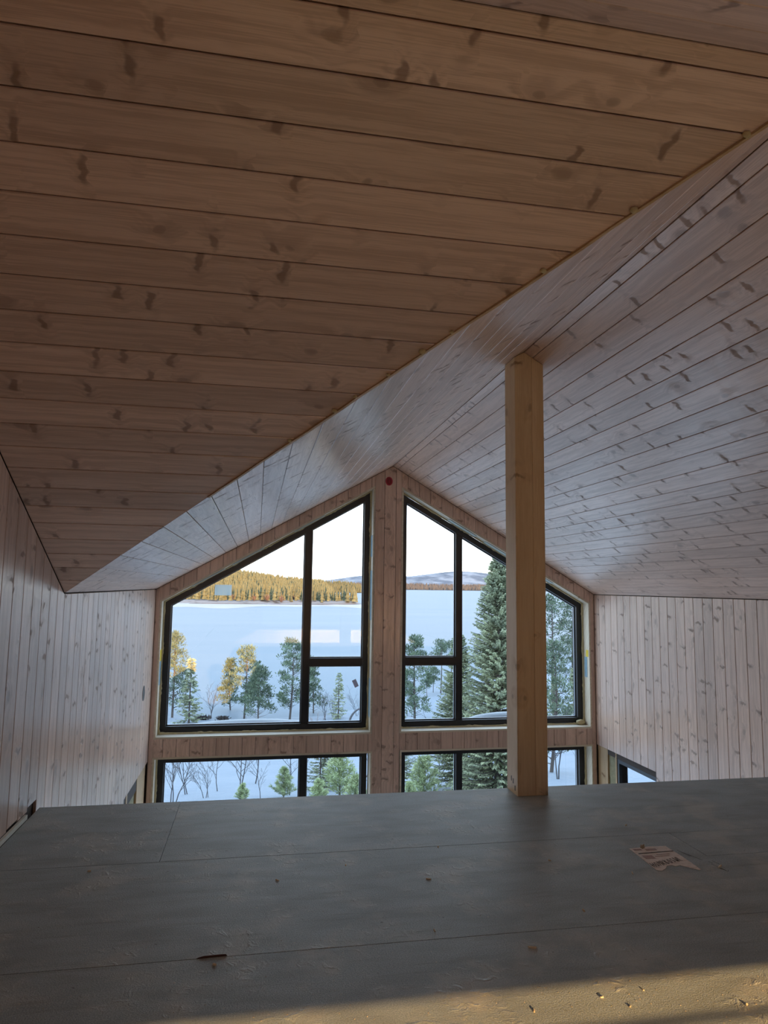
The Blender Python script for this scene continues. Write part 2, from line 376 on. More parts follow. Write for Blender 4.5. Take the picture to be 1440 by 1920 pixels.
# cross gable: the large brown slope overhead and its opposite slope
nC = np.array((0, sC, cC)); LC = math.hypot(YC - YX, ZR - ZE)
def cross3(s, t): return (t, YC - s * cC, ZE + s * sC)
ceil_c = structure(deck('ceiling_cross', [cross3(0, XL - 0.3), cross3(0, XL), cross3(LC, XM), cross3(LC + 0.04, XM), cross3(LC + 0.04, XL - 0.3)], nC),
                   'large shaded brown pine roof slope of the cross gable overhead', 'ceiling')
strips(ceil_c, [(0.003, XL), (LC - 0.001, XM), (LC - 0.001, XL)], cross3, (1, 0, 0), -nC, 0.005, M['panel'], pitch=0.127, gap=0.0034)
nD = np.array((0, -sC, cC))
def crossb3(s, t): return (t, Y2 + s * cC, ZE + s * sC)
ceil_d = structure(deck('ceiling_cross_back', [crossb3(0, XL - 0.3), crossb3(0, XL), crossb3(LC, XM), crossb3(LC + 0.04, XM), crossb3(LC + 0.04, XL - 0.3)], nD),
                   'paler pine roof slope beyond the cross ridge at the top edge', 'ceiling')
strips(ceil_d, [(0.003, XL), (LC - 0.001, XM), (LC - 0.001, XL)], crossb3, (1, 0, 0), -nD, LC - 0.127 * 12, M['panel'], pitch=0.127, gap=0.0034)

# raw edge and squeezed foam along the valley
va, vb = np.array(left3(0.15, YC - 0.15 * cL * (YC - YX) / (XM - XL))), np.array((XM, YX, ZR))
vdir = (vb - va) / np.linalg.norm(vb - va)
vdown = np.array((0.0, 0.0, -1.0)); vdown -= vdir * (vdown @ vdir); vdown /= np.linalg.norm(vdown)
vside = np.cross(vdir, vdown)
random.seed(4)
edge = []
for k in range(26):
    p = va + (vb - va) * (0.28 + 0.71 * k / 25); w = 0.004 + 0.004 * random.random()
    edge.append([tuple(p + vdown * w - vside * 0.006), tuple(p + vdown * w + vside * 0.006), tuple(p - vdown * 0.01)])
V = [q for e in edge for q in e]; Fq = []
for k in range(25):
    for j in range(3): Fq.append((3 * k + j, 3 * k + (j + 1) % 3, 3 * k + 3 + (j + 1) % 3, 3 * k + 3 + j))
Fq += [(0, 2, 1), (75, 76, 77)]
mesh('raw_edge', V, Fq, M['stud'], ceil_l)
def blob_vf(c, r, rnd, sub=1, rough=0.35):
    bm = bmesh.new(); bmesh.ops.create_icosphere(bm, subdivisions=sub, radius=1.0)
    vs = []
    for v in bm.verts:
        k = 1 + rough * (rnd.random() - 0.5); vs.append((c[0] + v.co.x * r[0] * k, c[1] + v.co.y * r[1] * k, c[2] + v.co.z * r[2] * k))
    fs = [tuple(v.index for v in f.verts) for f in bm.faces]; bm.free(); return vs, fs
for q in (0.93, 0.84, 0.755, 0.655, 0.62, 0.575, 0.53, 0.50, 0.43):
    c = va + (vb - va) * q - vside * 0.012 + vdown * 0.002
    r = 0.006 + 0.006 * random.random()
    mesh('foam_bit', *blob_vf(c, (r * 1.3, r, r), random), M['foam'], ceil_l, smooth=True)

# --- side walls
def wall_left_top(y):
    if y >= YC or y <= Y2: return ZE
    return ZR - SL_C * abs(y - YX)
xw = XL - TH - GAP
def wl(y, z): return (xw, y, z)
pts_top = [wl(D + 0.25, ZE + 0.03), wl(YC, ZE + 0.03), wl(YX, ZR + 0.03), wl(Y2, ZE + 0.03), wl(YB - 0.2, ZE + 0.03)]
wall_l = structure(joined('wall_left', [prism_vf(pts_top + [wl(YB - 0.2, PBL - 0.12), wl(D + 0.25, PBL - 0.12)], (-1, 0, 0), 0.16),
                                        box_vf(xw - 0.16, xw, YB - 0.2, 5.66, GF, PBL - 0.12), box_vf(xw - 0.16, xw - 0.05, 5.66, D + 0.25, GF, PBL - 0.12)], M['backing']),
                   'left wall of vertical white-glazed pine boards', 'wall')
def wall_boards(parent, x, n, y0, y1, s0, pitch, top, bottom, brk):
    k = math.floor((y0 - s0) / pitch + 1e-6)
    while s0 + k * pitch < y1 - 1e-4:
        a, b = max(y0, s0 + k * pitch) + 0.00175, min(y1, s0 + (k + 1) * pitch) - 0.00175; k += 1
        if b - a < 0.008: continue
        zb = bottom((a + b) / 2); ys = [a] + [q for q in brk if a < q < b] + [b]
        board(parent, [(x, a, zb)] + [(x, b, zb)] + [(x, q, top(q) - 0.004) for q in reversed(ys)], (0, 0, 1), n, M['panel'])
wall_boards(wall_l, XL, (1, 0, 0), YB, D, FE, 0.1245, wall_left_top, lambda y: (FL + 0.0195 + (0.008 if 3.06 < y < 3.2 else 0)) if y < FE - 0.12 else (FL + 0.035 if y < FE else (PBL - 0.9 if y < CUTL else PBL)), [YC, YX, Y2])
board(wall_l, [(XL - 0.012, 6.33, GF), (XL - 0.012, 6.76, GF), (XL - 0.012, 6.76, PBL + 0.05), (XL - 0.012, 6.33, PBL + 0.05)], (0, 0, 1), (1, 0, 0), M['stud'], 0.045, 'stud')
board(wall_l, [(XL - 0.012, 5.83, GF), (XL - 0.012, 5.885, GF), (XL - 0.012, 5.885, PBL + 0.05), (XL - 0.012, 5.83, PBL + 0.05)], (0, 0, 1), (1, 0, 0), M['stud'], 0.045, 'stud')
box('insulation_batt', (XL - 0.06, XL - 0.03, 5.887, 6.328, GF, PBL + 0.05), M['wool'], wall_l)
box('window_lining', (XL - 0.06, XL - 0.02, 5.665, 5.828, GF, PBL + 0.03), M['black'], wall_l)

xr_ = XR + TH + GAP
wall_r = structure(joined('wall_right', [box_vf(xr_, xr_ + 0.16, YB - 0.2, D + 0.25, PBR - 0.055, ZE + 0.03), box_vf(xr_, xr_ + 0.16, YB - 0.2, 4.3, GF, PBR - 0.055), box_vf(xr_ + 0.04, xr_ + 0.16, 6.43, D + 0.25, GF, PBR - 0.055), box_vf(xr_, xr_ + 0.16, 4.3, 6.43, GF, GF + 0.35)], M['backing']),
                   'right wall of vertical white-glazed pine boards', 'wall')
wall_boards(wall_r, XR, (-1, 0, 0), YB, D, CUTR, 0.1222, lambda y: ZE, lambda y: FL + 0.012 if y < FE else (PBR - 0.9 if y < CUTR else PBR), [])
board(wall_r, [(XR + 0.014, 6.60, GF), (XR + 0.014, 6.798, GF), (XR + 0.014, 6.798, PBR + 0.05), (XR + 0.014, 6.60, PBR + 0.05)], (0, 0, 1), (-1, 0, 0), M['stud'], 0.04, 'stud')
box('insulation_batt', (XR + 0.03, XR + 0.056, 6.432, 6.598, GF, PBR + 0.04), M['wool'], wall_r)
board(wall_r, [(XR + 0.014, 6.425, GF + 0.35), (XR + 0.014, 6.45, GF + 0.35), (XR + 0.014, 6.45, PBR + 0.03), (XR + 0.014, 6.425, PBR + 0.03)], (0, 0, 1), (-1, 0, 0), M['stud'], 0.04, 'stud')

# --- glazed gable wall
OL0, OL1, OR0, OR1 = -0.908, 1.158, 1.436, 3.502
ZB, ZH = -1.449, -1.614                   # bottom of upper openings, head of lower openings
TL0, TL1, TR0, TR1 = -0.161, 1.027, 1.027, -0.143
ZS = -3.45                                # sill of lower windows
UL = [(OL0, ZB), (OL1, ZB), (OL1, TL1), (OL0, TL0)]
UR = [(OR0, ZB), (OR1, ZB), (OR1, TR1), (OR0, TR0)]
LLo = [(OL0, ZS), (OL1 + 0.006, ZS), (OL1 + 0.006, ZH), (OL0, ZH)]
LRo = [(OR0 + 0.006, ZS), (OR1 + 0.008, ZS), (OR1 + 0.008, ZH), (OR0 + 0.006, ZH)]
yg = D + TH + GAP
def g3(p): return (p[0], yg, p[1])
def rf(x, d=0.03): return roof_main(x) + d
regs = [[(XL - 0.1, GF), (OL0, GF), (OL0, rf(OL0)), (XL - 0.1, rf(XL))], [(OL1, GF), (OR0, GF), (OR0, rf(OR0)), (XM, rf(XM)), (OL1, rf(OL1))], [(OR1, GF), (XR + 0.1, GF), (XR + 0.1, rf(XR)), (OR1, rf(OR1))],
        [(OL0, TL0), (OL1, TL1), (OL1, rf(OL1)), (OL0, rf(OL0))], [(OR0, TR0), (OR1, TR1), (OR1, rf(OR1)), (OR0, rf(OR0))],
        [(OL0, ZH), (OL1, ZH), (OL1, ZB), (OL0, ZB)], [(OR0, ZH), (OR1, ZH), (OR1, ZB), (OR0, ZB)], [(OL0, GF), (OL1, GF), (OL1, ZS), (OL0, ZS)], [(OR0, GF), (OR1, GF), (OR1, ZS), (OR0, ZS)]]
wall_g = structure(joined('wall_gable', [prism_vf([g3(p) for p in r], (0, 1, 0), 0.24) for r in regs], M['backing']),
                   'glazed gable wall clad in brownish vertical pine boards around the windows', 'wall')
def gable(reg, s0, pitch=0.1213):
    strips(wall_g, reg, lambda s, t: (s, D, t), (0, 0, 1), (0, -1, 0), s0, M['panel'], pitch=pitch, gap=0.003)
def rr(x): return roof_main(x) - 0.003
gable([(XL + 0.002, GF), (OL0, GF), (OL0, rr(OL0)), (XL + 0.002, rr(XL + 0.002))], XL)
gable([(OL0, TL0), (OL1, TL1), (OL1, rr(OL1)), (OL0, rr(OL0))], -0.8207)
gable([(OL0, ZH), (OL1, ZH), (OL1, ZB), (OL0, ZB)], -0.8207)
gable([(OR0, TR0), (OR1, TR1), (OR1, rr(OR1)), (OR0, rr(OR0))], 1.4985)
gable([(OR0, ZH), (OR1, ZH), (OR1, ZB), (OR0, ZB)], 1.4985)
for a, b in ((OL1, 1.2555), (1.2555, 1.377), (1.377, OR0)):
    q = [(a + 0.0015, GF), (b - 0.0015, GF), (b - 0.0015, rr(b - 0.0015))] + ([(XM, rr(XM))] if a < XM < b else []) + [(a + 0.0015, rr(a + 0.0015))]
    board(wall_g, [(p[0], D, p[1]) for p in q], (0, 0, 1), (0, -1, 0), M['panel'])
gable([(OR1, GF), (XR - 0.002, GF), (XR - 0.002, rr(XR - 0.002)), (OR1, rr(OR1))], OR1)
for r in ((OL0, OL1), (OR0, OR1)): gable([(r[0], GF), (r[1], GF), (r[1], ZS), (r[0], ZS)], r[0])

# --- back wall with the low window that lets the sun in
WH = FL + (1.745 - YB + 0.07) * 0.15 + 0.016
BW = [(0.10, FL + 0.03), (3.40, FL + 0.03), (3.40, WH), (0.10, WH)]
wb0, wb1, wz0, wz1 = 0.10, 3.40, BW[0][1], BW[2][1]
regs = [[(XL - 0.2, GF), (XR + 0.2, GF), (XR + 0.2, wz0), (XL - 0.2, wz0)], [(XL - 0.2, wz0), (wb0, wz0), (wb0, wz1), (XL - 0.2, wz1)], [(wb1, wz0), (XR + 0.2, wz0), (XR + 0.2, wz1), (wb1, wz1)],
        [(XL - 0.2, wz1), (XR + 0.2, wz1), (XR + 0.2, rf(XR)), (XM, rf(XM)), (XL - 0.2, rf(XL))]]
wall_b = structure(joined('wall_back', [prism_vf([(p[0], YB, p[1]) for p in r], (0, -1, 0), 0.10) for r in regs], M['panel']), 'pine clad back wall behind the viewer with a low window', 'wall')

# --- floors
floor = structure(box('floor', (XL + 0.002, XR - 0.002, YB, FE - 0.004, FL - 0.28, FL - 0.0225), M['stud']), 'loft floor of green-grey chipboard panels', 'floor')
TJ = 1.735
rows = [(XL + 0.014, -0.32, 2.712, FE), (-0.32, XR, 2.712, FE), (TJ, XR, 2.466, 2.712)]
gl = 0.0007
board(floor, [(XL + 0.014 + gl, 2.024 + gl, FL), (XR - gl, 2.024 + gl, FL), (XR - gl, 2.466 - gl, FL), (TJ - gl, 2.466 - gl, FL), (TJ - gl, 2.712 - gl, FL), (XL + 0.014 + gl, 2.712 - gl, FL)], (1, 0, 0), (0, 0, 1), M['floor'], 0.022, 'floor_panel', bev=0.001)
yy, k = 2.024, 0
while yy > YB:
    y0 = max(YB, yy - 0.62); xs = [XL + 0.014, 0.62 + 0.9 * (k % 2), XR] if k else [XL + 0.014, XR]
    rows += [(xs[i], xs[i + 1], y0, yy) for i in range(len(xs) - 1)]; yy = y0; k += 1
for (x0, x1, y0, y1) in rows:
    g = 0.0007
    o = board(floor, [(x0 + g, y0 + g, FL), (x1 - g, y0 + g, FL), (x1 - g, y1 - g, FL), (x0 + g, y1 - g, FL)], (1, 0, 0), (0, 0, 1), M['floor'], 0.022, 'floor_panel', bev=0.001)
structure(box('floor_lower', (XL - 0.2, XR + 0.2, YB, D + 0.2, GF - 0.1, GF), plain('pale_bounce_floor', (0.80, 0.74, 0.66), 0.7, var=0.05)), 'pale ground floor below the loft', 'floor')  # unseen floor made this pale to bounce window light up to the ceiling
structure(box('trim_1', (XL + 0.001, XL + 0.0125, 0.4, 3.262, FL + 0.0005, FL + 0.019), M['white_strip']), 'white strip along the foot of the left wall', 'trim')

# ------------------------------------------------------------------ windows
def ring_vf(po, pi, to3, d0, d1):
    k = len(po); V = [to3(*p, d0) for p in po] + [to3(*p, d0) for p in pi] + [to3(*p, d1) for p in po] + [to3(*p, d1) for p in pi]
    f = []
    for i in range(k):
        j = (i + 1) % k
        f += [(i, j, k + j, k + i), (2 * k + j, 2 * k + i, 3 * k + i, 3 * k + j), (k + i, k + j, 3 * k + j, 3 * k + i), (j, i, 2 * k + i, 2 * k + j)]
    return V, f

def window(name, label, op, to3, vbar=None, tbar=None, depth=0.15, fw=0.055, gap=0.03, foam_sides=(), seed=0, fdepth=0.10):
    """vbar = (x0, x1) mullion; tbar = (z0, z1, side) transom on one side of it."""
    rnd = random.Random(seed)
    c = to3(*op[0], depth); w = structure(empty(name, c), label, 'window')
    fo = inset(op, gap); fi = inset(fo, fw)
    mesh('frame', *ring_vf(fo, fi, to3, depth, depth + fdepth), M['black'], w)
    lo = inset(op, 0.018); k = len(op)
    if gap > 0.02:
        for i in range(k):
            j = (i + 1) % k
            q = [op[i], op[j], lo[j], lo[i]]
            V = [to3(*p, 0.001) for p in q] + [to3(*p, depth - 0.012) for p in q]
            mesh('reveal_board', V, [(0, 1, 2, 3), (7, 6, 5, 4), (0, 4, 5, 1), (1, 5, 6, 2), (2, 6, 7, 3), (3, 7, 4, 0)], M['liner'], w)
        gp = inset(op, 0.022)
        for i in foam_sides:
            a, b = np.array(gp[i]), np.array(gp[(i + 1) % k]); L = np.linalg.norm(b - a); n = int(L / 0.022)
            V, Fs = [], []
            for s in range(n + 1):
                m = a + (b - a) * s / n; r = 0.010 + 0.010 * rnd.random() * (0.5 + 0.5 * math.sin(s * 0.35 + seed)) ** 2
                e = (b - a) / L; nn = np.array((-e[1], e[0]))
                for q in range(6):
                    an = q * math.pi / 3; pp = m + nn * (math.cos(an) * r); V.append(to3(pp[0], pp[1], depth - 0.012 + math.sin(an) * r * 1.2))
            for s in range(n):
                for q in range(6): Fs.append((6 * s + q, 6 * s + (q + 1) % 6, 6 * s + 6 + (q + 1) % 6, 6 * s + 6 + q))
            Fs += [tuple(range(5, -1, -1)), tuple(6 * n + q for q in range(6))]
            mesh('foam_bead', V, Fs, M['foam'], w, smooth=True)
    panes = [fi]
    if vbar:
        x0, x1 = vbar; lft, rgt = clip(fi, 1, 0, x0), clip(fi, -1, 0, -x1); bar = clip(clip(fi, -1, 0, -x0), 1, 0, x1)
        mesh('mullion', *prism_vf([to3(*p, depth + 0.004) for p in bar], np.array(to3(0, 0, 1)) - np.array(to3(0, 0, 0)), fdepth - 0.01), M['black'], w)
        panes = [lft, rgt]
        if tbar:
            z0, z1, side = tbar; src = rgt if side > 0 else lft; oth = lft if side > 0 else rgt
            tb = clip(clip(src, 0, -1, -z0), 0, 1, z1)
            mesh('transom', *prism_vf([to3(*p, depth + 0.004) for p in tb], np.array(to3(0, 0, 1)) - np.array(to3(0, 0, 0)), fdepth - 0.01), M['black'], w)
            panes = [oth, clip(src, 0, -1, -z1), clip(src, 0, 1, z0)]
    for p in panes:
        p = clean(p)
        if area2(p) < 0: p = p[::-1]
        pn = mesh('pane', [to3(*q, depth + 0.045) for q in p], [tuple(range(len(p)))], M['glass'], w)
        mesh('spacer_bar', *ring_vf(p, inset(p, 0.011), to3, depth + 0.046, depth + 0.060), M['spacer'], pn)
    return w
def tg(a, b, d): return (a, D + d, b)
w1 = window('window_1', 'tall sloping black-framed gable window left of the centre post', UL, tg, (0.465, 0.536), (-0.806, -0.727, 1), foam_sides=(0, 1, 2, 3), seed=1)
w2 = window('window_2', 'tall sloping black-framed gable window right of the centre post', UR, tg, (2.060, 2.130), (-0.803, -0.722, -1), foam_sides=(0, 1, 2), seed=2)
w3 = window('window_3', 'wide black-framed lower window left of the centre post', LLo, tg, (0.466, 0.534), foam_sides=(3,), seed=3)
w4 = window('window_4', 'wide black-framed lower window right of the centre post', LRo, tg, (2.066, 2.131), foam_sides=(1,), seed=4)
def tr(a, b, d): return (XR + d, a, b)
w5 = window('window_5', 'black-lined side window below the cut edge of the right wall', [(4.3, GF + 0.35), (6.425, GF + 0.35), (6.425, PBR - 0.055), (4.3, PBR - 0.055)], tr, None, None, depth=0.02, fw=0.035, gap=0.002, fdepth=0.15)
def tb_(a, b, d): return (a, YB - d, b)
w6 = window('window_6', 'low wide window behind the viewer that lets in the sun', BW, tb_, None, None, depth=0.01, fw=0.004, gap=0.001, fdepth=0.06)
box('glazing_bar', (1.02, 3.28, YB - 0.035, YB - 0.03, FL + (1.580 - YB + 0.033) * 0.15 - 0.0035, FL + (1.580 - YB + 0.033) * 0.15 + 0.0015), M['black'], w6)
# films and tapes left in the reveals
def film(parent, name, b, mat): return box(name, b, mat, parent)
for z0, z1 in ((-0.34, 0.16), (-1.30, -0.92), (0.30, 0.52)): film(w1, 'sealing_film', (1.1375, 1.1395, D + 0.035, D + 0.125, z0, z1), M['tape'])
film(w1, 'sealing_film', (-0.8895, -0.8875, D + 0.03, D + 0.12, -0.96, -0.74), M['tape']); film(w1, 'yellow_tape', (-0.8895, -0.8870, D + 0.03, D + 0.12, -0.735, -0.63), M['yellow'])
film(w2, 'sealing_film', (3.4815, 3.4835, D + 0.05, D + 0.11, -0.93, -0.72), M['tape']); film(w2, 'yellow_tape', (3.4810, 3.4835, D + 0.02, D + 0.07, -0.715, -0.645), M['yellow'])
for w_, xs, f in ((w1, (-0.62, -0.25, 0.35), lambda x: TL0 + (TL1 - TL0) * (x - OL0) / (OL1 - OL0)), (w2, (1.95, 2.35, 2.8), lambda x: TR0 + (TR1 - TR0) * (x - OR0) / (OR1 - OR0))):
    for x in xs:
        q = [(x, f(x) - 0.025), (x + 0.3, f(x + 0.3) - 0.025), (x + 0.3, f(x + 0.3) - 0.030), (x, f(x) - 0.030)]
        mesh('sealing_film', *prism_vf([(p[0], D + 0.03, p[1]) for p in q], (0, 1, 0), 0.11), M['film'], w_)
rf_ = random.Random(9)
tag(mesh('foam_lump', *blob_vf((3.425, D + 0.11, ZB + 0.045), (0.055, 0.03, 0.03), rf_, 2), M['foam'], smooth=True), 'cream lump of building foam on the sill at the right window corner', 'foam')
tag(mesh('snow_pile', *blob_vf((-0.02, D + 0.42, ZB - 0.01), (0.75, 0.11, 0.10), rf_, 3, 0.04), M['snow'], smooth=True), 'long soft snow pile outside the largest left pane', 'snow')
tag(mesh('snow_pile', *blob_vf((2.72, D + 0.42, ZB + 0.0), (0.50, 0.11, 0.11), rf_, 3, 0.04), M['snow'], smooth=True), 'soft snow pile outside the pane behind the timber post', 'snow')
structure(box('trim_2', (XL - 0.1, XR + 0.1, D + 0.262, D + 0.60, ZB - 0.16, ZB - 0.10), M['snow']), 'snow covered ledge outside below the upper gable windows', 'ledge')
# label films on the panes
def sticker(name, cx, cz, w, h, rot, mat, y=D + 0.1935):
    c, s = math.cos(rot), math.sin(rot)
    q = [(cx + c * a - s * b, cz + s * a + c * b) for a, b in ((-w / 2, -h / 2), (w / 2, -h / 2), (w / 2, h / 2), (-w / 2, h / 2))]
    return mesh(name, *prism_vf([(p[0], y, p[1]) for p in q], (0, 1, 0), 0.0008), mat)
def label_film():
    t = NT('grey_pink_label'); tr_ = t.n('BsdfTransparent', {'Color': (0.9, 0.85, 0.86, 1)}); tl = t.n('BsdfTranslucent', {'Color': (0.17, 0.14, 0.15, 1)})
    mx = t.n('MixShader', {0: 0.8, 1: tr_.outputs[0], 2: tl.outputs[0]}); t.t.links.new(mx.outputs[0], t.out.inputs[0]); return t.m
tag(sticker('glass_label', -0.335, -0.058, 0.165, 0.105, 0.0, M['sheer']), 'pale see-through label film on the largest left window pane', 'label')
tag(sticker('glass_label', 1.012, -0.985, 0.043, 0.078, 0.44, label_film()), 'small tilted grey label on the lower small left pane', 'label')

# ------------------------------------------------------------------ things in the room
post = tag(empty('timber_post', (1.371, 3.343, FL)), 'raw golden glulam post standing on the loft floor under the ridge', 'post')
px0, px1, pm, py0, py1 = 1.287, 1.4455, 1.380, 3.275, FE - 0.002
def rp(x): return roof_main(x) - 0.002
board(post, [(px0, py0, FL), (pm, py0, FL), (pm, py0, rp(pm)), (XM, py0, rp(XM)), (px0, py0, rp(px0))], (0, 0, 1), (0, -1, 0), M['glulam'], py1 - py0, 'lamella', bev=0.002)
board(post, [(pm + 0.0004, py0, FL), (px1, py0, FL), (px1, py0, rp(px1)), (pm + 0.0004, py0, rp(pm))], (0, 0, 1), (0, -1, 0), M['glulam'], py1 - py0, 'lamella', bev=0.002)
for yq, zq in ((3.36, FL + 0.065), (3.335, FL + 0.058), (3.31, FL + 0.03)):
    box('nail_slot', (px0 - 0.0006, px0 + 0.002, yq - 0.004, yq + 0.004, zq - 0.012, zq + 0.012), M['ink'], post)

def disc_vf(c, ax, r, t, n=24, squash=1.0):
    """Flat cylinder at c, facing along ax ('x' or '-y'), r by r*squash."""
    V = []
    for d in (0, t):
        for i in range(n):
            a = 2 * math.pi * i / n; p, q = r * math.cos(a), r * squash * math.sin(a)
            V.append((c[0] + d, c[1] + p, c[2] + q) if ax == 'x' else (c[0] + p, c[1] - d, c[2] + q))
    return V, [tuple(range(n)), tuple(range(2 * n - 1, n - 1, -1))] + [(i, (i + 1) % n, n + (i + 1) % n, n + i) for i in range(n)]
red = tag(empty('wiring_box', (1.298, D - 0.001, 1.035)), 'round red wiring box let into the boards at the gable peak', 'wiring box')
def tube_ring(name, c, r0, r1, ax, t, mat, parent, n=24, sq=1.0):
    po = [(r0 * math.cos(2 * math.pi * i / n), r0 * sq * math.sin(2 * math.pi * i / n)) for i in range(n)]; pi_ = [(a * r1 / r0, b * r1 / r0) for a, b in po]
    f = (lambda a, b, d: (c[0] + a, c[1] - d, c[2] + b)) if ax == '-y' else (lambda a, b, d: (c[0] + d, c[1] + a, c[2] + b))
    return mesh(name, *ring_vf(po, pi_, f, 0.0, t), mat, parent)
tube_ring('rim', (1.298, D, 1.079), 0.037, 0.026, '-y', 0.004, M['red'], red, sq=1.22)
mesh('cover', *disc_vf((1.298, D, 1.079), '-y', 0.026, 0.0015, squash=1.22), plain('dark_red_plastic', (0.22, 0.008, 0.015), 0.4), red)
box('tab', (1.292, 1.304, D - 0.006, D - 0.0016, 1.062, 1.096), M['red'], red)
hb = tag(empty('cable_outlet', (XL + 0.001, 6.352, -1.0)), 'round dark cable outlet in the left wall near the gable window', 'outlet')
mesh('opening_shade_disc', *disc_vf((XL, 6.352, -0.958), 'x', 0.052, 0.0015, squash=1.2), M['hole'], hb)  # flat dark disc; the shade inside the hole is put into its colour
tube_ring('rim', (XL, 6.352, -0.958), 0.055, 0.049, 'x', 0.003, plain('grey_plastic_rim', (0.10, 0.09, 0.09), 0.5), hb, sq=1.2)

# torn printed note and marker strokes on the floor
def ribbon_vf(pts, w, z):
    V, Fs = [], []
    for i, p in enumerate(pts):
        a = np.array(pts[max(0, i - 1)]); b = np.array(pts[min(len(pts) - 1, i + 1)]); e = (b - a) / (np.linalg.norm(b - a) + 1e-9); n = np.array((-e[1], e[0])) * w / 2
        V += [(p[0] + n[0], p[1] + n[1], z), (p[0] - n[0], p[1] - n[1], z)]
    for i in range(len(pts) - 1): Fs.append((2 * i, 2 * i + 1, 2 * i + 3, 2 * i + 2))
    return V, Fs
note = tag(empty('paper_note', (1.55, 2.47, FL)), 'torn printed paper note with black handwriting stuck to the loft floor', 'paper')
outline = [(1.472, 2.575), (1.462, 2.372), (1.478, 2.362), (1.505, 2.380), (1.522, 2.400), (1.545, 2.404), (1.552, 2.392), (1.575, 2.398), (1.598, 2.372), (1.620, 2.346), (1.628, 2.352), (1.634, 2.470), (1.632, 2.580), (1.560, 2.583)]
mesh('sheet', *prism_vf([(p[0], p[1], FL + 0.0003) for p in outline], (0, 0, 1), 0.0008), M['paper'], note)
zt = FL + 0.0014
mesh('printed_bar', *prism_vf([(x, y, zt) for x, y in ((1.480, 2.518), (1.632, 2.524), (1.632, 2.530), (1.480, 2.524))], (0, 0, 1), 0.0003), M['ink'], note)
pr = plain('faded_print', (0.46, 0.36, 0.35), 0.8)
for x0, x1, y0, y1 in ((1.482, 1.522, 2.470, 2.500), (1.530, 1.575, 2.545, 2.560), (1.482, 1.515, 2.552, 2.566), (1.545, 1.60, 2.500, 2.506), (1.530, 1.59, 2.486, 2.491)):
    mesh('printed_block', *prism_vf([(x0, y0, zt), (x1, y0, zt), (x1, y1, zt), (x0, y1, zt)], (0, 0, 1), 0.0003), pr, note)
GL = {'H': [[(0, 0), (0, 1)], [(0, .5), (.7, .55)], [(.7, 0), (.7, 1)]], 'O': [[(.35, 0), (.05, .3), (.1, .8), (.4, 1), (.7, .7), (.65, .2), (.35, 0)]], 'M': [[(0, 0), (.1, 1), (.4, .4), (.7, 1), (.8, 0)]],
      'R': [[(0, 0), (0, 1), (.55, .9), (.5, .55), (0, .5), (.65, 0)]], 'B': [[(0, 0), (0, 1), (.5, .85), (.1, .55), (.6, .35), (.5, .05), (0, 0)]], 'S': [[(.6, .9), (.2, 1), (.1, .65), (.55, .4), (.5, .05), (0, .1)]], 'W': [[(0, 1), (.2, 0), (.4, .7), (.6, 0), (.85, 1)]], 'L': [[(0, 1), (.05, .05), (.6, 0)]]}
cx = 1.470
for ch in 'HOMRBOSWL':
    parts = [ribbon_vf([(cx + 0.0135 * a, 2.395 + (cx - 1.47) * 0.30 + 0.036 * b) for a, b in st], 0.0034, zt + 0.0004) for st in GL[ch]]
    joined('letter', parts, M['ink'], note); cx += 0.0165
mk = tag(empty('pencil_mark', (1.69, 2.5, FL)), 'dark hand-drawn arrow strokes on the floor right of the paper note', 'mark')
for st in ([(1.664, 2.470), (1.652, 2.533), (1.672, 2.470)], [(1.652, 2.533), (1.690, 2.430)], [(1.7035, 2.415), (1.7115, 2.400)], [(1.7225, 2.420), (1.7290, 2.385)], [(1.700, 2.392), (1.7090, 2.355), (1.7170, 2.322), (1.7245, 2.330)], [(1.706, 2.360), (1.7155, 2.326)]):
    mesh('stroke', *ribbon_vf(st, 0.0022, FL + 0.0006), M['ink'], mk)

# chips and a dark splinter
def chip_vf(c, l, w, h, a, rnd):
    e = np.array((math.cos(a), math.sin(a))); n = np.array((-e[1], e[0])); V = []
    for k, (u, v) in enumerate(((-1, -1), (1, -.6), (.8, 1), (-.7, .8))):
        p = np.array(c) + e * u * l / 2 + n * v * w / 2; V.append((p[0], p[1], FL + 0.0003))
    for k, (u, v) in enumerate(((-.8, -.6), (.9, -.3), (.6, .7), (-.5, .6))):
        p = np.array(c) + e * u * l / 2 + n * v * w / 2; V.append((p[0], p[1], FL + h * (0.6 + 0.8 * rnd.random())))
    return V, [(3, 2, 1, 0), (4, 5, 6, 7), (0, 1, 5, 4), (1, 2, 6, 5), (2, 3, 7, 6), (3, 0, 4, 7)]
rc = random.Random(21)
tag(mesh('wood_splinter', *chip_vf((-0.09, 2.027), 0.085, 0.006, 0.004, 0.02, rc), plain('red_brown_splinter', (0.10, 0.045, 0.038), 0.8)), 'long reddish brown splinter on the floor joint', 'splinter')
for cx_, cy_ in ((-0.08, 1.985), (0.35, 2.58), (-0.55, 2.66), (0.73, 2.70), (1.11, 2.51), (0.55, 2.07), (1.60, 2.82), (0.10, 2.49), (0.62, 2.42), (1.36, 2.36), (1.05, 2.12)):
    tag(mesh('wood_chip', *chip_vf((cx_, cy_), 0.010 + 0.010 * rc.random(), 0.005, 0.004, rc.random() * 3.1, rc), M['chip_shade']), 'tiny pale wood chip on the shaded part of the loft floor', 'wood chip', 'wood chips on the shaded floor')
tag(mesh('wood_chip', *chip_vf((1.715, 2.365), 0.030, 0.008, 0.005, 0.6, rc), M['chip_shade']), 'pale wood sliver beside the hand-drawn arrow', 'wood chip')
tag(mesh('wood_chip', *chip_vf((1.528, 2.573), 0.018, 0.014, 0.012, 0.3, rc), M['chip']), 'orange-tinted wood chip lying on the paper note', 'wood chip')
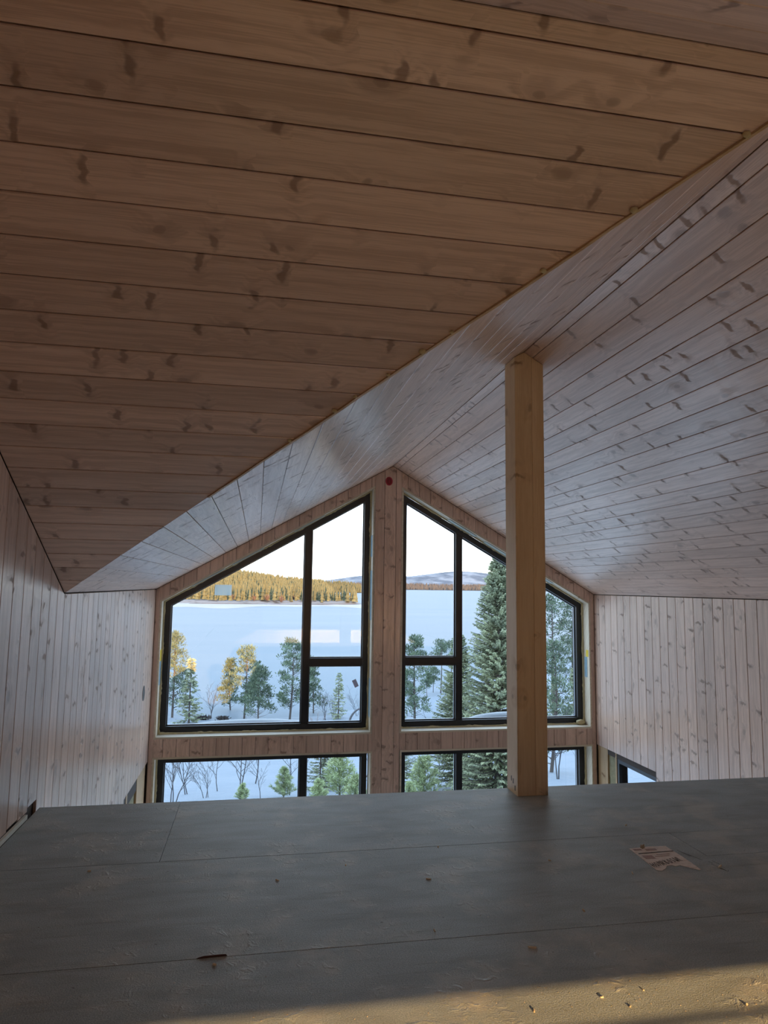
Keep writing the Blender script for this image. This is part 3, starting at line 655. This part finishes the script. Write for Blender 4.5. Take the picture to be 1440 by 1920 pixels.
tag(mesh('wood_chip', *chip_vf((0.80, 1.935), 0.026, 0.009, 0.005, 2.7, rc), M['chip_shade']), 'pale curled shaving just above the sunlit band', 'wood chip')
for cx_, cy_ in ((0.69, 1.66), (0.88, 1.685), (0.93, 1.64), (1.00, 1.70), (1.22, 1.60), (0.33, 1.58), (1.40, 1.66)):
    tag(mesh('wood_chip', *chip_vf((cx_, cy_), 0.008 + 0.006 * rc.random(), 0.004, 0.0025, rc.random() * 3.1, rc), M['chip']), 'tiny wood chip casting a long shadow in the sunlit band', 'wood chip', 'wood chips in the sunlit band')
dust = []
for _ in range(420):
    x, y = rc.uniform(-0.9, 2.6), rc.uniform(1.4, 3.3)
    if rc.random() < 0.5: y = rc.uniform(1.4, 1.75)
    dust.append(chip_vf((x, y), 0.002 + 0.003 * rc.random(), 0.002, 0.0008, rc.random() * 3.1, rc))
tag(joined('sawdust', dust, M['chip']), 'fine pale sawdust crumbs strewn over the loft floor', 'sawdust', kind='stuff')

# ================================================================== outdoors
def smooth(t): t = np.clip(t, 0, 1); return t * t * (3 - 2 * t)
def wave(x, y, s): return np.sin(x * 0.9 / s + 1.3 * np.sin(y * 0.7 / s)) * np.cos(y * 1.1 / s + 0.8 * np.sin(x * 0.5 / s))
def G(x, y):
    """Snow ground height: flat round the house, a slope down to the shore, an added shading hill behind."""
    x = np.asarray(x, float); y = np.asarray(y, float)
    ys = 92 + 45 * smooth((x - 8) / 30)
    a = np.where(y < 10, -4.9, -4.9 - 0.185 * (y - 10)); b = -15.3 + 1.9 * (1 - smooth((y - 50) / (ys - 50)))
    z = np.where(y < ys, np.maximum(a, b), -15.3 - 0.02 * (y - ys))
    hill = (9.2 + 12.0 * smooth((np.abs(x - 6.6) - 5.0) / 9.0)) * smooth((-y - 12) / 26)  # unseen hill shaped to shade the near trees, notched to let the sun in
    return z + hill + (0.12 * wave(x, y, 2.3) + 0.15 * wave(x + 7, y - 3, 6.0)) * smooth((np.abs(y - 2) - 8) / 12) * smooth((ys + 5 - y) / 12)
xs = np.concatenate([np.arange(-160, -30, 6.0), np.arange(-30, 60, 1.25), np.arange(60, 220, 6.0)])
ys_ = np.concatenate([np.arange(-70, -4, 3.0), np.arange(-4, 60, 1.0), np.arange(60, 150, 1.5)])
gx, gy = np.meshgrid(xs, ys_); gz = G(gx, gy)
nx, ny = len(xs), len(ys_)
gv = np.stack([gx.ravel(), gy.ravel(), gz.ravel()], 1)
gf = [(j * nx + i, j * nx + i + 1, (j + 1) * nx + i + 1, (j + 1) * nx + i) for j in range(ny - 1) for i in range(nx - 1)]
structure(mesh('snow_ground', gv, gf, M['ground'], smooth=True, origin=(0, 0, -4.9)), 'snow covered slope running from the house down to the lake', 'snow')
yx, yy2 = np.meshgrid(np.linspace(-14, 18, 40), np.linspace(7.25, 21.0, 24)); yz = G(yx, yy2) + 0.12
structure(mesh('snow_bounce_sheet', np.stack([yx.ravel(), yy2.ravel(), yz.ravel()], 1), [(j * 40 + i, j * 40 + i + 1, (j + 1) * 40 + i + 1, (j + 1) * 40 + i) for j in range(23) for i in range(39)], plain('bounce_white_snow', (0.60, 0.60, 0.60), 0.8, var=0.03, scale=2), smooth=True, origin=(0, 12, -5)), 'added white snow sheet out of view that bounces light onto the roof slopes', 'snow')  # unseen bright sheet added to bounce light up onto the ceiling slopes
structure(mesh('lake', [(-9000, 60, -15), (9000, 60, -15), (9000, 22000, -15), (-9000, 22000, -15)], [(0, 1, 2, 3)], M['lake'], origin=(0, 500, -15)), 'wide frozen pale blue lake below the house', 'lake')

# ---- conifers
def tris_from(base, tip, width, rng):
    """Flat needle sprays: one slim four-cornered leaf per row."""
    d = tip - base; r = rng.normal(size=d.shape); s = np.cross(d, r); s /= (np.linalg.norm(s, axis=1, keepdims=True) + 1e-9)
    m = base + d * 0.45; return np.stack([base, m + s * width[:, None] / 2, tip, m - s * width[:, None] / 2], 1)
def quads_mesh(name, q, mat, parent, stuff=False):
    n = len(q); me = bpy.data.meshes.new(name); v = q.reshape(-1, 3)
    me.vertices.add(n * 4); me.vertices.foreach_set('co', v.astype(np.float32).ravel())
    me.loops.add(n * 4); me.loops.foreach_set('vertex_index', np.arange(n * 4, dtype=np.int32))
    me.polygons.add(n); me.polygons.foreach_set('loop_start', np.arange(0, n * 4, 4, dtype=np.int32)); me.update(calc_edges=True)
    o = bpy.data.objects.new(name, me); COL.objects.link(o); me.materials.append(mat); o.parent = parent; o['kind'] = 'stuff'
    return o
def tube(path, radii, n=5):
    V, Fs = [], []; path = [np.array(p, float) for p in path]
    for i, p in enumerate(path):
        d = path[min(i + 1, len(path) - 1)] - path[max(i - 1, 0)]; d = d / (np.linalg.norm(d) + 1e-9)
        a = np.cross(d, (0.3, 0.9, 0.1) if abs(d[1]) < 0.9 else (1, 0, 0)); a /= np.linalg.norm(a); b = np.cross(d, a)
        for k in range(n): V.append(tuple(p + radii[i] * (a * math.cos(2 * math.pi * k / n) + b * math.sin(2 * math.pi * k / n))))
    for i in range(len(path) - 1):
        for k in range(n): Fs.append((i * n + k, i * n + (k + 1) % n, (i + 1) * n + (k + 1) % n, (i + 1) * n + k))
    return V, Fs
def local(name, parts, mat, parent):
    V, Fs = [], []
    for v, f in parts:
        o = len(V); V += list(v); Fs += [tuple(i + o for i in q) for q in f]
    me = bpy.data.meshes.new(name); me.from_pydata([tuple(map(float, v)) for v in V], [], Fs); me.update(); me.polygons.foreach_set('use_smooth', [True] * len(me.polygons))
    o = bpy.data.objects.new(name, me); COL.objects.link(o); me.materials.append(mat); o.parent = parent
    if name in ('branches', 'twigs'): o['kind'] = 'stuff'
    return o
def tree_root(name, label, cat, x, y, group, sink=0.05):
    r = empty(name, (x, y, float(G(x, y)) - sink)); return tag(r, label, cat, group)

def spruce(label, x, y, H, R, seed, mat='spruce', lo=0.06, step=0.28, nb=6, nt=20, tl=0.30, power=0.85, name='spruce_tree', group='spruces on the slope', ragged=0.3):
    rng = np.random.default_rng(seed); r = tree_root(name, label, 'tree', x, y, group)
    lean = rng.normal(0, 0.01, 2) * H
    local('trunk', [tube([(0, 0, 0), (lean[0] * .3, lean[1] * .3, H * .4), (*(lean * .8), H * .85), (*lean, H)], [H * .016, H * .012, H * .005, 0.004], 7)], M['bark'], r)
    qs, br = [], []
    z = lo * H
    while z < H * 0.985:
        u = z / H; L0 = R * max(0.03, (1 - u)) ** power; k = max(3, int(round(nb * (0.6 + 0.4 * (1 - u)))))
        for b in range(k):
            an = rng.uniform(0, 2 * math.pi); L = L0 * (1 - ragged * rng.random()); dr = -0.25 * (1 - u) + 0.25 * u + rng.normal(0, 0.06)
            t = np.linspace(0.12, 1, max(5, int(nt * (0.35 + 0.65 * L / R)))); sag = dr * t + 0.22 * t ** 2
            bx = np.stack([np.cos(an) * t * L, np.sin(an) * t * L, z + sag * L], 1); bx[:, :2] += lean * u
            br.append(tube([bx[0], bx[len(t) // 2], bx[-1]], [0.014 * L + .003, 0.008 * L + .002, 0.002], 3))
            for rep in range(2):
                m = len(t); side = rng.choice([-1, 1], m); sp = tl * (0.5 + 0.6 * rng.random(m)) * (1.15 - 0.5 * t)
                ang = an + side * (0.5 + 0.5 * rng.random(m)); tip = bx + np.stack([np.cos(ang) * sp, np.sin(ang) * sp, rng.normal(-0.12, 0.16, m) * sp * 1.6], 1)
                qs.append(tris_from(bx, tip, sp * 0.34, rng))
        z += step * (0.75 + 0.5 * rng.random()) * (0.55 + 0.45 * (1 - u))
    local('branches', br, M['bark'], r); quads_mesh('foliage', np.concatenate(qs), M[mat], r); return r

def pine(label, x, y, H, R, seed, lo=0.3, npuff=46, nt=95, pr=0.45, name='pine_tree', group='pines on the slope', crown=None, tl=0.26):
    rng = np.random.default_rng(seed); r = tree_root(name, label, 'tree', x, y, group); bend = rng.normal(0, 0.025, 2) * H
    def tk(u): return np.array((bend[0] * math.sin(u * 2.6), bend[1] * math.sin(u * 2.1), u * H))
    local('trunk', [tube([tk(u) for u in (0, .2, .4, .6, .8, .97)], [H * .015, H * .013, H * .011, H * .008, H * .005, 0.006], 7)], M['bark'], r)
    qs, br = [], []
    for i in range(npuff):
        u = lo + (0.99 - lo) * (i + rng.random()) / npuff; w = (u - lo) / (1 - lo)
        prof = (crown(w) if crown else math.sin(math.pi * min(1, 0.16 + 0.80 * w)) ** 0.7)
        an = rng.uniform(0, 2 * math.pi); L = R * prof * (0.35 + 0.65 * rng.random()); a = tk(u)
        c = a + np.array((math.cos(an) * L, math.sin(an) * L, L * (0.25 + 0.35 * rng.random()) + 0.05)); mid = (a + c) / 2 - np.array((0, 0, 0.08 * L))
        br.append(tube([a, mid, c], [0.010 * H * .45 + 0.004, 0.006 + 0.002 * H * .4, 0.003], 3))
        k = int(nt * (0.6 + 0.6 * rng.random())); dirs = rng.normal(size=(k, 3)); dirs /= np.linalg.norm(dirs, axis=1, keepdims=True)
        rad = pr * (0.7 + 0.6 * rng.random()); off = dirs * (rng.random(k) ** 0.5)[:, None] * rad * np.array((1, 1, 0.55)); base = c + off
        ln = tl * (0.6 + 0.7 * rng.random(k)); tip = base + (dirs * 0.8 + np.array((0, 0, 0.5))) * ln[:, None]
        qs.append(tris_from(base, tip, ln * 0.36, rng))
    local('branches', br, M['bark'], r); quads_mesh('foliage', np.concatenate(qs), M['pine'], r); return r

def sapling(label, x, y, H, seed, R=None):
    rng = np.random.default_rng(seed); r = tree_root('pine_sapling', label, 'sapling', x, y, 'young pines below the lower windows', 0.02); R = R or H * 0.42
    local('stem', [tube([(0, 0, 0), (0, 0, H * .5), (0, 0, H)], [H * .016 + .004, H * .01 + .003, 0.004], 6)], M['bark'], r)
    qs, br = [], []
    shoots = [(np.zeros(3), np.array((0, 0, H)))]
    for k in range(7):
        u = 0.08 + 0.80 * k / 6
        for b in range(6):
            an = b * 2 * math.pi / 6 + rng.uniform(0, 1) + k; L = R * (1 - u) ** 0.7 * (0.75 + 0.4 * rng.random()); a = np.array((0, 0, u * H))
            c = a + np.array((math.cos(an) * L, math.sin(an) * L, L * (0.55 + 0.3 * rng.random()))); shoots.append((a, c)); br.append(tube([a, (a + c) / 2 - np.array((0, 0, .05 * L)), c], [0.008, 0.006, 0.003], 3))
    for a, c in shoots:
        L = np.linalg.norm(c - a); m = int(130 * max(0.35, L / H * 1.6)); t = rng.random(m) ** 0.7; base = a + (c - a) * t[:, None]
        ax = (c - a) / L; d = rng.normal(size=(m, 3)); d -= (d @ ax)[:, None] * ax; d /= np.linalg.norm(d, axis=1, keepdims=True)
        ln = 0.085 * H * (0.7 + 0.6 * rng.random(m)) + 0.02; tip = base + (d * 0.8 + ax * 0.75) * ln[:, None]; qs.append(tris_from(base, tip, ln * 0.15, rng))
    local('branches', br, M['bark'], r); quads_mesh('foliage', np.concatenate(qs), M['sapling'], r); return r

def birch(label, x, y, H, seed, spread=0.5, stems=1, name='bare_birch', group='bare birches on the snow slope', thick=0.011):
    rng = np.random.default_rng(seed); r = tree_root(name, label, 'tree', x, y, group)
    trunk, twigs = [], []
    def grow(p, d, L, rad, lvl):
        pts = [p]; q = p.copy(); dd = d.copy()
        for s in range(4):
            dd = dd + rng.normal(0, 0.12, 3) + np.array((0, 0, 0.05)); dd /= np.linalg.norm(dd); q = q + dd * L / 4; pts.append(q.copy())
        (trunk if lvl == 0 else twigs).append(tube(pts, list(np.linspace(rad, rad * 0.45, 5)), 5 if lvl == 0 else 3))
        if lvl < 3:
            n = (6, 4, 3)[lvl]
            for k in range(n):
                f = 0.28 + 0.72 * (k + rng.random()) / n; i = min(3, int(f * 4)); b = pts[i] + (pts[i + 1] - pts[i]) * (f * 4 - i)
                an = rng.uniform(0, 2 * math.pi); o = np.array((math.cos(an), math.sin(an), 0.0)); nd = dd * 0.75 + o * (spread + 0.25 * rng.random()); nd /= np.linalg.norm(nd)
                grow(b, nd, L * (0.50 - 0.06 * lvl) * (0.7 + 0.5 * rng.random()), max(0.0035, rad * 0.5), lvl + 1)
    for s in range(stems):
        an = rng.uniform(0, 6.28); d = np.array((math.cos(an) * 0.22 * (stems > 1), math.sin(an) * 0.22 * (stems > 1), 1.0)); grow(np.array((0.08 * s, 0.03 * s, 0.0)), d, H * (0.72 + 0.12 * rng.random()), H * thick, 0)
    local('trunk', trunk, M['birchbark'], r); local('twigs', twigs, M['birchbark'], r); return r

# trees by the shore, through the upper left window
pine('tall pine at the left edge of the left window, its top in sunlight', -8.9, 80.8, 9.2, 2.0, 11, lo=0.10, npuff=70, pr=0.55, crown=lambda w: (1 - w) ** 0.6 * 0.95 + 0.1)
spruce('broad conifer beside the pine at the left window edge', -6.65, 76.0, 6.9, 1.9, 12, step=0.40, nb=6, nt=11, tl=0.55, ragged=0.45, group='shore conifers')
birch('pale bare birch on the shore left of the pine trio', -4.75, 80.5, 3.6, 13, stems=3, thick=0.010)
pine('tallest middle pine of the shore trio', -1.0, 80.0, 7.8, 1.6, 14, lo=0.22, npuff=52, pr=0.5)
pine('smaller pine on the left of the shore trio', -2.7, 85.5, 6.1, 1.5, 15, lo=0.08, npuff=46, pr=0.5, crown=lambda w: (1 - w) ** 0.7 + 0.08)
pine('dense pine on the right of the shore trio', 0.55, 75.0, 5.7, 1.7, 16, lo=0.08, npuff=58, pr=0.5, crown=lambda w: (1 - w) ** 0.6 + 0.1)
pine('big broad pine just left of the window mullion', 4.0, 77.9, 8.4, 2.3, 17, lo=0.12, npuff=72, pr=0.5)
pine('small pine half hidden behind the left mullion', 7.0, 82.5, 5.4, 1.3, 18, lo=0.08, npuff=34, pr=0.42, crown=lambda w: (1 - w) ** 0.6 + 0.1)
spruce('small lone spruce in the lower small left pane', 9.3, 77.0, 5.1, 1.35, 19, step=0.36, nb=5, nt=9, tl=0.42, ragged=0.4, group='shore conifers')
birch('bare bush left of the small lone spruce', 7.6, 76.0, 2.9, 20, stems=4, spread=0.4, thick=0.009)
birch('low bare bush touching the small lone spruce', 8.9, 79.8, 2.5, 21, stems=4, spread=0.4, thick=0.009)
birch('bare bush right of the small lone spruce', 11.6, 79.0, 2.6, 22, stems=3, spread=0.4, thick=0.009)
# upper right window
pine('round-topped pine left of the right mullion', 16.9, 72.2, 8.9, 1.9, 31, lo=0.06, npuff=80, pr=0.5, crown=lambda w: min(1, 1.5 * (1 - w) ** 0.5) * 0.85 + 0.05)
pine('thin far pine on the right hillside', 25.6, 93.7, 7.0, 1.5, 32, lo=0.55, npuff=24, pr=0.5)
pine('far pine half hidden by the right mullion', 28.3, 98.0, 6.7, 1.4, 33, lo=0.5, npuff=22, pr=0.5)
pine('very small pine alone on the right snow hillside', 24.8, 94.8, 3.3, 0.9, 34, lo=0.35, npuff=18, pr=0.35)
pine('smallest pine left of the small hillside pine', 23.2, 92.0, 2.8, 0.8, 35, lo=0.35, npuff=15, pr=0.33)
spruce('dark spruce against the right mullion', 20.9, 72.4, 4.9, 1.5, 36, step=0.36, nb=6, nt=10, tl=0.42, ragged=0.4, group='shore conifers')
spruce('huge dense spruce behind the timber post', 8.75, 24.2, 8.95, 2.0, 37, step=0.115, nb=14, nt=58, tl=0.17, power=0.62, lo=0.02, ragged=0.25, group='near conifers')
spruce('darker spruce overlapping the left side of the huge spruce', 8.2, 27.5, 6.3, 1.5, 38, step=0.14, nb=11, nt=40, tl=0.17, power=0.6, lo=0.05, group='near conifers')
pine('tall thin pine right of the timber post', 31.1, 68.8, 12.6, 2.2, 39, lo=0.45, npuff=46, pr=0.6)
pine('bushy pine at the right end of the right window', 36.6, 75.2, 12.0, 2.2, 40, lo=0.2, npuff=70, pr=0.6)
spruce('frosted spruce low at the right end of the right window', 31.0, 63.6, 6.0, 1.6, 41, step=0.34, nb=6, nt=12, tl=0.42, ragged=0.35, group='shore conifers')
spruce('low spruce just right of the timber post', 27.6, 61.0, 4.9, 1.5, 42, step=0.34, nb=6, nt=12, tl=0.42, ragged=0.35, group='shore conifers')
# lower windows
for i, (x, y, h, st, lab) in enumerate(((-2.85, 26.7, 2.1, 3, 'many-stemmed bare birch at the left end of the lower left window'), (-2.6, 29.6, 2.1, 2, 'thin bare birch beside the many-stemmed one'), (-1.75, 27.7, 1.35, 3, 'low fan-shaped bare birch in the lower left window'), (-1.35, 30.0, 1.9, 1, 'lone crooked bare birch in the lower left window'),
        (-0.35, 27.1, 2.5, 2, 'thickest bare birch in the middle of the lower left window'), (0.2, 32.0, 2.7, 1, 'straight bare birch just right of the thickest one'), (0.36, 26.2, 1.4, 1, 'short bare birch right of the straight one'), (1.45, 26.9, 2.4, 1, 'bare birch left of the lower left mullion'), (2.2, 31.6, 2.7, 1, 'bare birch almost touching the lower left mullion'),
        (4.15, 27.2, 2.3, 1, 'bare birch by the centre post in the lower left window'), (9.0, 33.0, 2.6, 2, 'bare birch right of the lower right mullion'), (13.6, 29.8, 3.0, 2, 'bare birch right of the post in the lower right window'), (13.2, 26.4, 3.0, 1, 'bare birch at the right end of the lower right window'))):
    birch(lab, x, y, h, 60 + i, stems=st, spread=0.42 if st > 1 else 0.55, thick=0.011)
sapling('tiny pine sapling by the thickest bare birch', -0.28, 25.9, 0.62, 80)
sapling('young pine left of the lower left mullion', 1.2, 26.2, 1.1, 81)
sapling('bright young pine with upright shoots right of the lower left mullion', 3.25, 26.0, 1.8, 82)
sapling('low bright young pine beside the centre post', 3.55, 24.0, 1.0, 83)
sapling('low bright young pine right against the lower left mullion', 2.25, 23.9, 0.9, 84)
sapling('bright young pine at the left end of the lower right window', 6.15, 24.8, 1.6, 85)
sapling('low bright young pine below the round-topped pine', 5.3, 23.4, 0.8, 86)
spruce('dark spruce behind the bright young pines in the lower left window', 2.75, 28.5, 2.6, 1.0, 87, step=0.12, nb=7, nt=20, tl=0.15, group='near conifers')
spruce('dark spruce behind the young pine in the lower right window', 6.35, 29.5, 3.1, 1.3, 88, step=0.13, nb=7, nt=22, tl=0.15, group='near conifers')
spruce('spruce standing outside the black-lined side window', 10.2, 16.3, 3.6, 1.3, 89, step=0.12, nb=8, nt=22, tl=0.15, group='near conifers')
pine('young pine seen right of the post through both right windows', 14.3, 32.0, 6.2, 1.2, 90, lo=0.06, npuff=60, nt=80, pr=0.28, tl=0.16, crown=lambda w: (1 - w) ** 0.7 + 0.1)
# snow-bent stem
bs = tree_root('bent_stem', 'thin bent stem arching over the snow in the lower small left pane', 'stem', 9.9, 72.5, None)
local('stem', [tube([(1.6 - 1.6 * math.cos(a), 0, 1.75 * math.sin(a)) for a in np.linspace(0, math.pi * .92, 14)], [0.11] * 4 + [0.09] * 5 + [0.06] * 5, 6)], M['birchbark'], bs)
for i, (x, y, w) in enumerate(((-5.4, 79.0, 0.9), (-3.3, 78.6, 0.7))):
    rj = np.random.default_rng(90 + i); rb = tree_root('juniper_bush', ('dark low juniper right of the left shore spruce', 'dark low juniper left of the shore pine trio')[i], 'bush', x, y, 'junipers on the shore')
    b_ = rj.normal(0, 0.35, (420, 3)) * np.array((w, w * .6, 0)); dj = rj.normal(size=(420, 3)); dj[:, 2] = np.abs(dj[:, 2]) + 0.5; dj /= np.linalg.norm(dj, axis=1, keepdims=True)
    b_[:, 2] += 0.25 * rj.random(420); ln_ = 0.25 + 0.2 * rj.random(420); quads_mesh('foliage', tris_from(b_, b_ + dj * ln_[:, None], ln_ * 0.3, rj), M['rock'], rb)

# ---- the far side of the lake
def land(name, label, x0, x1, y0, y1, nx_, ny_, fn, mat):
    xx, yy_ = np.meshgrid(np.linspace(x0, x1, nx_), np.linspace(y0, y1, ny_)); zz = fn(xx, yy_)
    f = [(j * nx_ + i, j * nx_ + i + 1, (j + 1) * nx_ + i + 1, (j + 1) * nx_ + i) for j in range(ny_ - 1) for i in range(nx_ - 1)]
    return structure(mesh(name, np.stack([xx.ravel(), yy_.ravel(), zz.ravel()], 1), f, mat, smooth=True, origin=((x0 + x1) / 2, y0, -15)), label, 'land')
def pen(x, y):
    """Wooded peninsula: a low spit in front and a hill behind it on the left."""
    front = 556 + 10 * wave(x, y * 0, 30.0)
    spit = smooth((y - front) / 10) * smooth((92 + 0.05 * (y - 560) - x) / 16) * smooth((640 - y) / 25) * 2.2
    main = smooth((y - front) / 14) * smooth((0.115 * y - x) / 25) * (2.0 + 22 * smooth((y - 600) / 300) * (0.45 + 0.55 * smooth((70 - x) / 130)))
    return -16 + np.maximum(spit, main) * 1.0 + 0.6 * np.maximum(spit, main) ** 0.5 * (1 + 0.6 * wave(x, y, 9.0)) 
land('far_shore_1', 'snowy wooded peninsula across the ice behind the left window', -420, 200, 540, 1000, 125, 60, pen, M['shore'])
def mid(x, y): return -16 + smooth((y - 1450 - 40 * wave(x, 0, 60.0)) / 30) * (2 + 20 * smooth((y - 1480) / 300) * (0.75 + 0.25 * wave(x, y, 120.0))) * smooth((300 - x) / 80)
land('far_shore_2', 'low wooded shore behind the tip of the peninsula', -500, 560, 1400, 1900, 80, 30, mid, M['farshore'])
def far(x, y): return -16 + smooth((y - 3150) / 60) * (3 + 26 * smooth((y - 3200) / 700) * (0.8 + 0.2 * wave(x, y, 160.0)))
land('far_shore_3', 'distant red-brown wooded shore behind the right window', -1500, 3500, 3100, 4000, 120, 24, far, M['farshore'])
def fell(x, y):
    u = x / y; h = 60 + 150 * np.exp(-((u - 0.31) / 0.10) ** 2) + 60 * np.exp(-((u - 0.16) / 0.05) ** 2)
    return -16 + smooth((y - 6300) / 1700) * (h + 10 * wave(x, y, 260.0))
land('far_hills', 'haze-tinted snow-patched fells on the horizon', -3000, 6500, 6200, 8600, 130, 30, fell, M['fell'])

sb = [(x, 470 + 26 * math.sin(x * 0.045) + 14 * math.sin(x * 0.13 + 1), -14.97) for x in range(-120, 101, 5)]
structure(mesh('shore_snow', sb + [(p[0], 562, -14.97) for p in sb], [(i, i + 1, len(sb) + i + 1, len(sb) + i) for i in range(len(sb) - 1)], plain('wind_packed_snow', (0.23, 0.235, 0.24), 0.8, var=0.2, scale=0.05), origin=(0, 520, -15)), 'brighter wind-packed snow on the ice along the far peninsula', 'snow')
# conifers on the peninsula
def fir_mesh(seed):
    rng = np.random.default_rng(seed); V, Fs = [], []
    for k, (z0, z1, r) in enumerate(((0.04, 0.45, 0.20), (0.24, 0.66, 0.165), (0.45, 0.85, 0.12), (0.66, 1.0, 0.075))):
        o = len(V); n = 7
        for i in range(n): a = 2 * math.pi * i / n + k; q = r * (0.75 + 0.5 * rng.random()); V.append((q * math.cos(a), q * math.sin(a), z0 + 0.03 * rng.random()))
        V.append((0.01 * rng.normal(), 0.01 * rng.normal(), z1)); Fs += [(o + i, o + (i + 1) % n, o + n) for i in range(n)]
    return V, Fs
def bush_mesh(seed):
    rng = np.random.default_rng(seed); V, Fs = [], []
    for k in range(26):
        a = rng.uniform(0, 6.28); o = len(V); c = np.array((math.cos(a) * .30 * rng.random(), math.sin(a) * .30 * rng.random(), 0.0)); tip = c * 1.9 + np.array((0, 0, 0.55 + 0.45 * rng.random())); s = np.array((-math.sin(a), math.cos(a), 0)) * 0.05
        V += [tuple(c * .3), tuple(tip * .6 + s), tuple(tip), tuple(tip * .6 - s)]; Fs.append((o, o + 1, o + 2, o + 3))
    return V, Fs
firs = []
for i in range(5):
    me = bpy.data.meshes.new('far_conifer'); me.from_pydata(*[fir_mesh(i)[0], [], fir_mesh(i)[1]]); me.materials.append(M['farfir']); firs.append(me)
bsh = []
for i in range(3):
    me = bpy.data.meshes.new('far_birch'); v, f = bush_mesh(i); me.from_pydata(v, [], f); me.materials.append(M['farbirch']); bsh.append(me)
rng = np.random.default_rng(77); cand = []
while len(cand) < 300:
    y = 566 + 84 * rng.random() ** 1.3; x = rng.uniform(-0.145 * y, 90); z = float(pen(x, y))
    if z < -14.0 or any((x - a) ** 2 + (y - b) ** 2 < 26.0 for a, b, _ in cand): continue
    cand.append((x, y, z))
reds = []
for i, (x, y, z) in enumerate(cand):
    red_ = rng.random() < (0.75 if (-5 < x < 24 and y < 580) else 0.05) and not any((x - a) ** 2 + (y - b) ** 2 < 90 for a, b in reds)
    if red_: reds.append((x, y))
    me = (bsh if red_ else firs)[int(rng.integers(0, 3 if red_ else 5))]
    o = bpy.data.objects.new('far_birch' if red_ else 'far_conifer', me); COL.objects.link(o); h = (4.5 + 3 * rng.random()) if red_ else (8 + 8 * rng.random() ** 1.2)
    o.location = (x, y, z + CZ - 0.3); o.scale = (h * (1.2 if red_ else 0.8), h * (1.2 if red_ else 0.8), h); o.rotation_euler = (0, 0, rng.uniform(0, 6.28))
    if red_: tag(o, 'reddish bare birch thicket at the foot of the far wooded peninsula', 'tree', 'birch thickets on the far peninsula')
    else: tag(o, 'small sunlit conifer along the front of the far wooded peninsula', 'tree', 'conifers along the far peninsula')
def forest(name, label, pts, hs, mat):
    V, Fs = [], []; base = [fir_mesh(20 + i) for i in range(6)]; out = []; off = 0
    for i, (p, h) in enumerate(zip(pts, hs)):
        v, f = base[i % 6]; a = i * 2.4; c, s = math.cos(a), math.sin(a); v = np.array(v); q = np.stack([(v[:, 0] * c - v[:, 1] * s) * h, (v[:, 0] * s + v[:, 1] * c) * h, v[:, 2] * h], 1) + p
        V.append(q); Fs += [tuple(k + off for k in t) for t in f]; off += len(v)
    V = np.concatenate(V)
    tag(mesh(name, V, Fs, mat, origin=(float(V[:, 0].mean()), float(V[:, 1].mean()), -15)), label, 'forest', kind='stuff')
P, Hh = [], []
while len(P) < 5200:
    y = 658 + 332 * rng.random(); x = rng.uniform(-0.20 * y, 0.12 * y); z = float(pen(x, y))
    if z < -14.2: continue
    P.append((x, y, z - 0.3)); Hh.append(6 + 7 * rng.random())
forest('far_forest', 'dense conifer forest covering the hill of the far peninsula', P, Hh, M['farfir'])
P, Hh = [], []
while len(P) < 2200:
    y = rng.uniform(1475, 1800); x = rng.uniform(-0.05 * y, 290); z = float(mid(x, y))
    if z < -14: continue
    P.append((x, y, z - 0.3)); Hh.append(9 + 8 * rng.random())
forest('far_forest', 'thin line of forest behind the tip of the far peninsula', P, Hh, M['farfir'])
P, Hh = [], []
while len(P) < 3600:
    y = rng.uniform(3190, 3950); x = rng.uniform(0.12 * y, 0.50 * y); z = float(far(x, y)); P.append((x, y, z - 0.3)); Hh.append(10 + 9 * rng.random())
forest('far_forest', 'red-brown forest belt along the distant shore behind the right window', P, Hh, needles('far_mixed_wood', (0.052, 0.049, 0.047), (0.080, 0.074, 0.070)))
for i, (x, y, w, d) in enumerate(((30, 535, 26, 3.0), (-20, 541, 30, 3.0), (62, 551, 20, 2.5))):
    V_, F_ = blob_vf((x, y, -15.0), (w, d, 0.5), random.Random(50 + i), 3)
    tag(mesh('shore_rock', V_, F_, M['rock']), ('long dark rock bar in the ice before the peninsula', 'dark rock bar left of the long one before the peninsula', 'dark rock bar near the tip of the peninsula')[i], 'rock', 'rock bars in the ice')
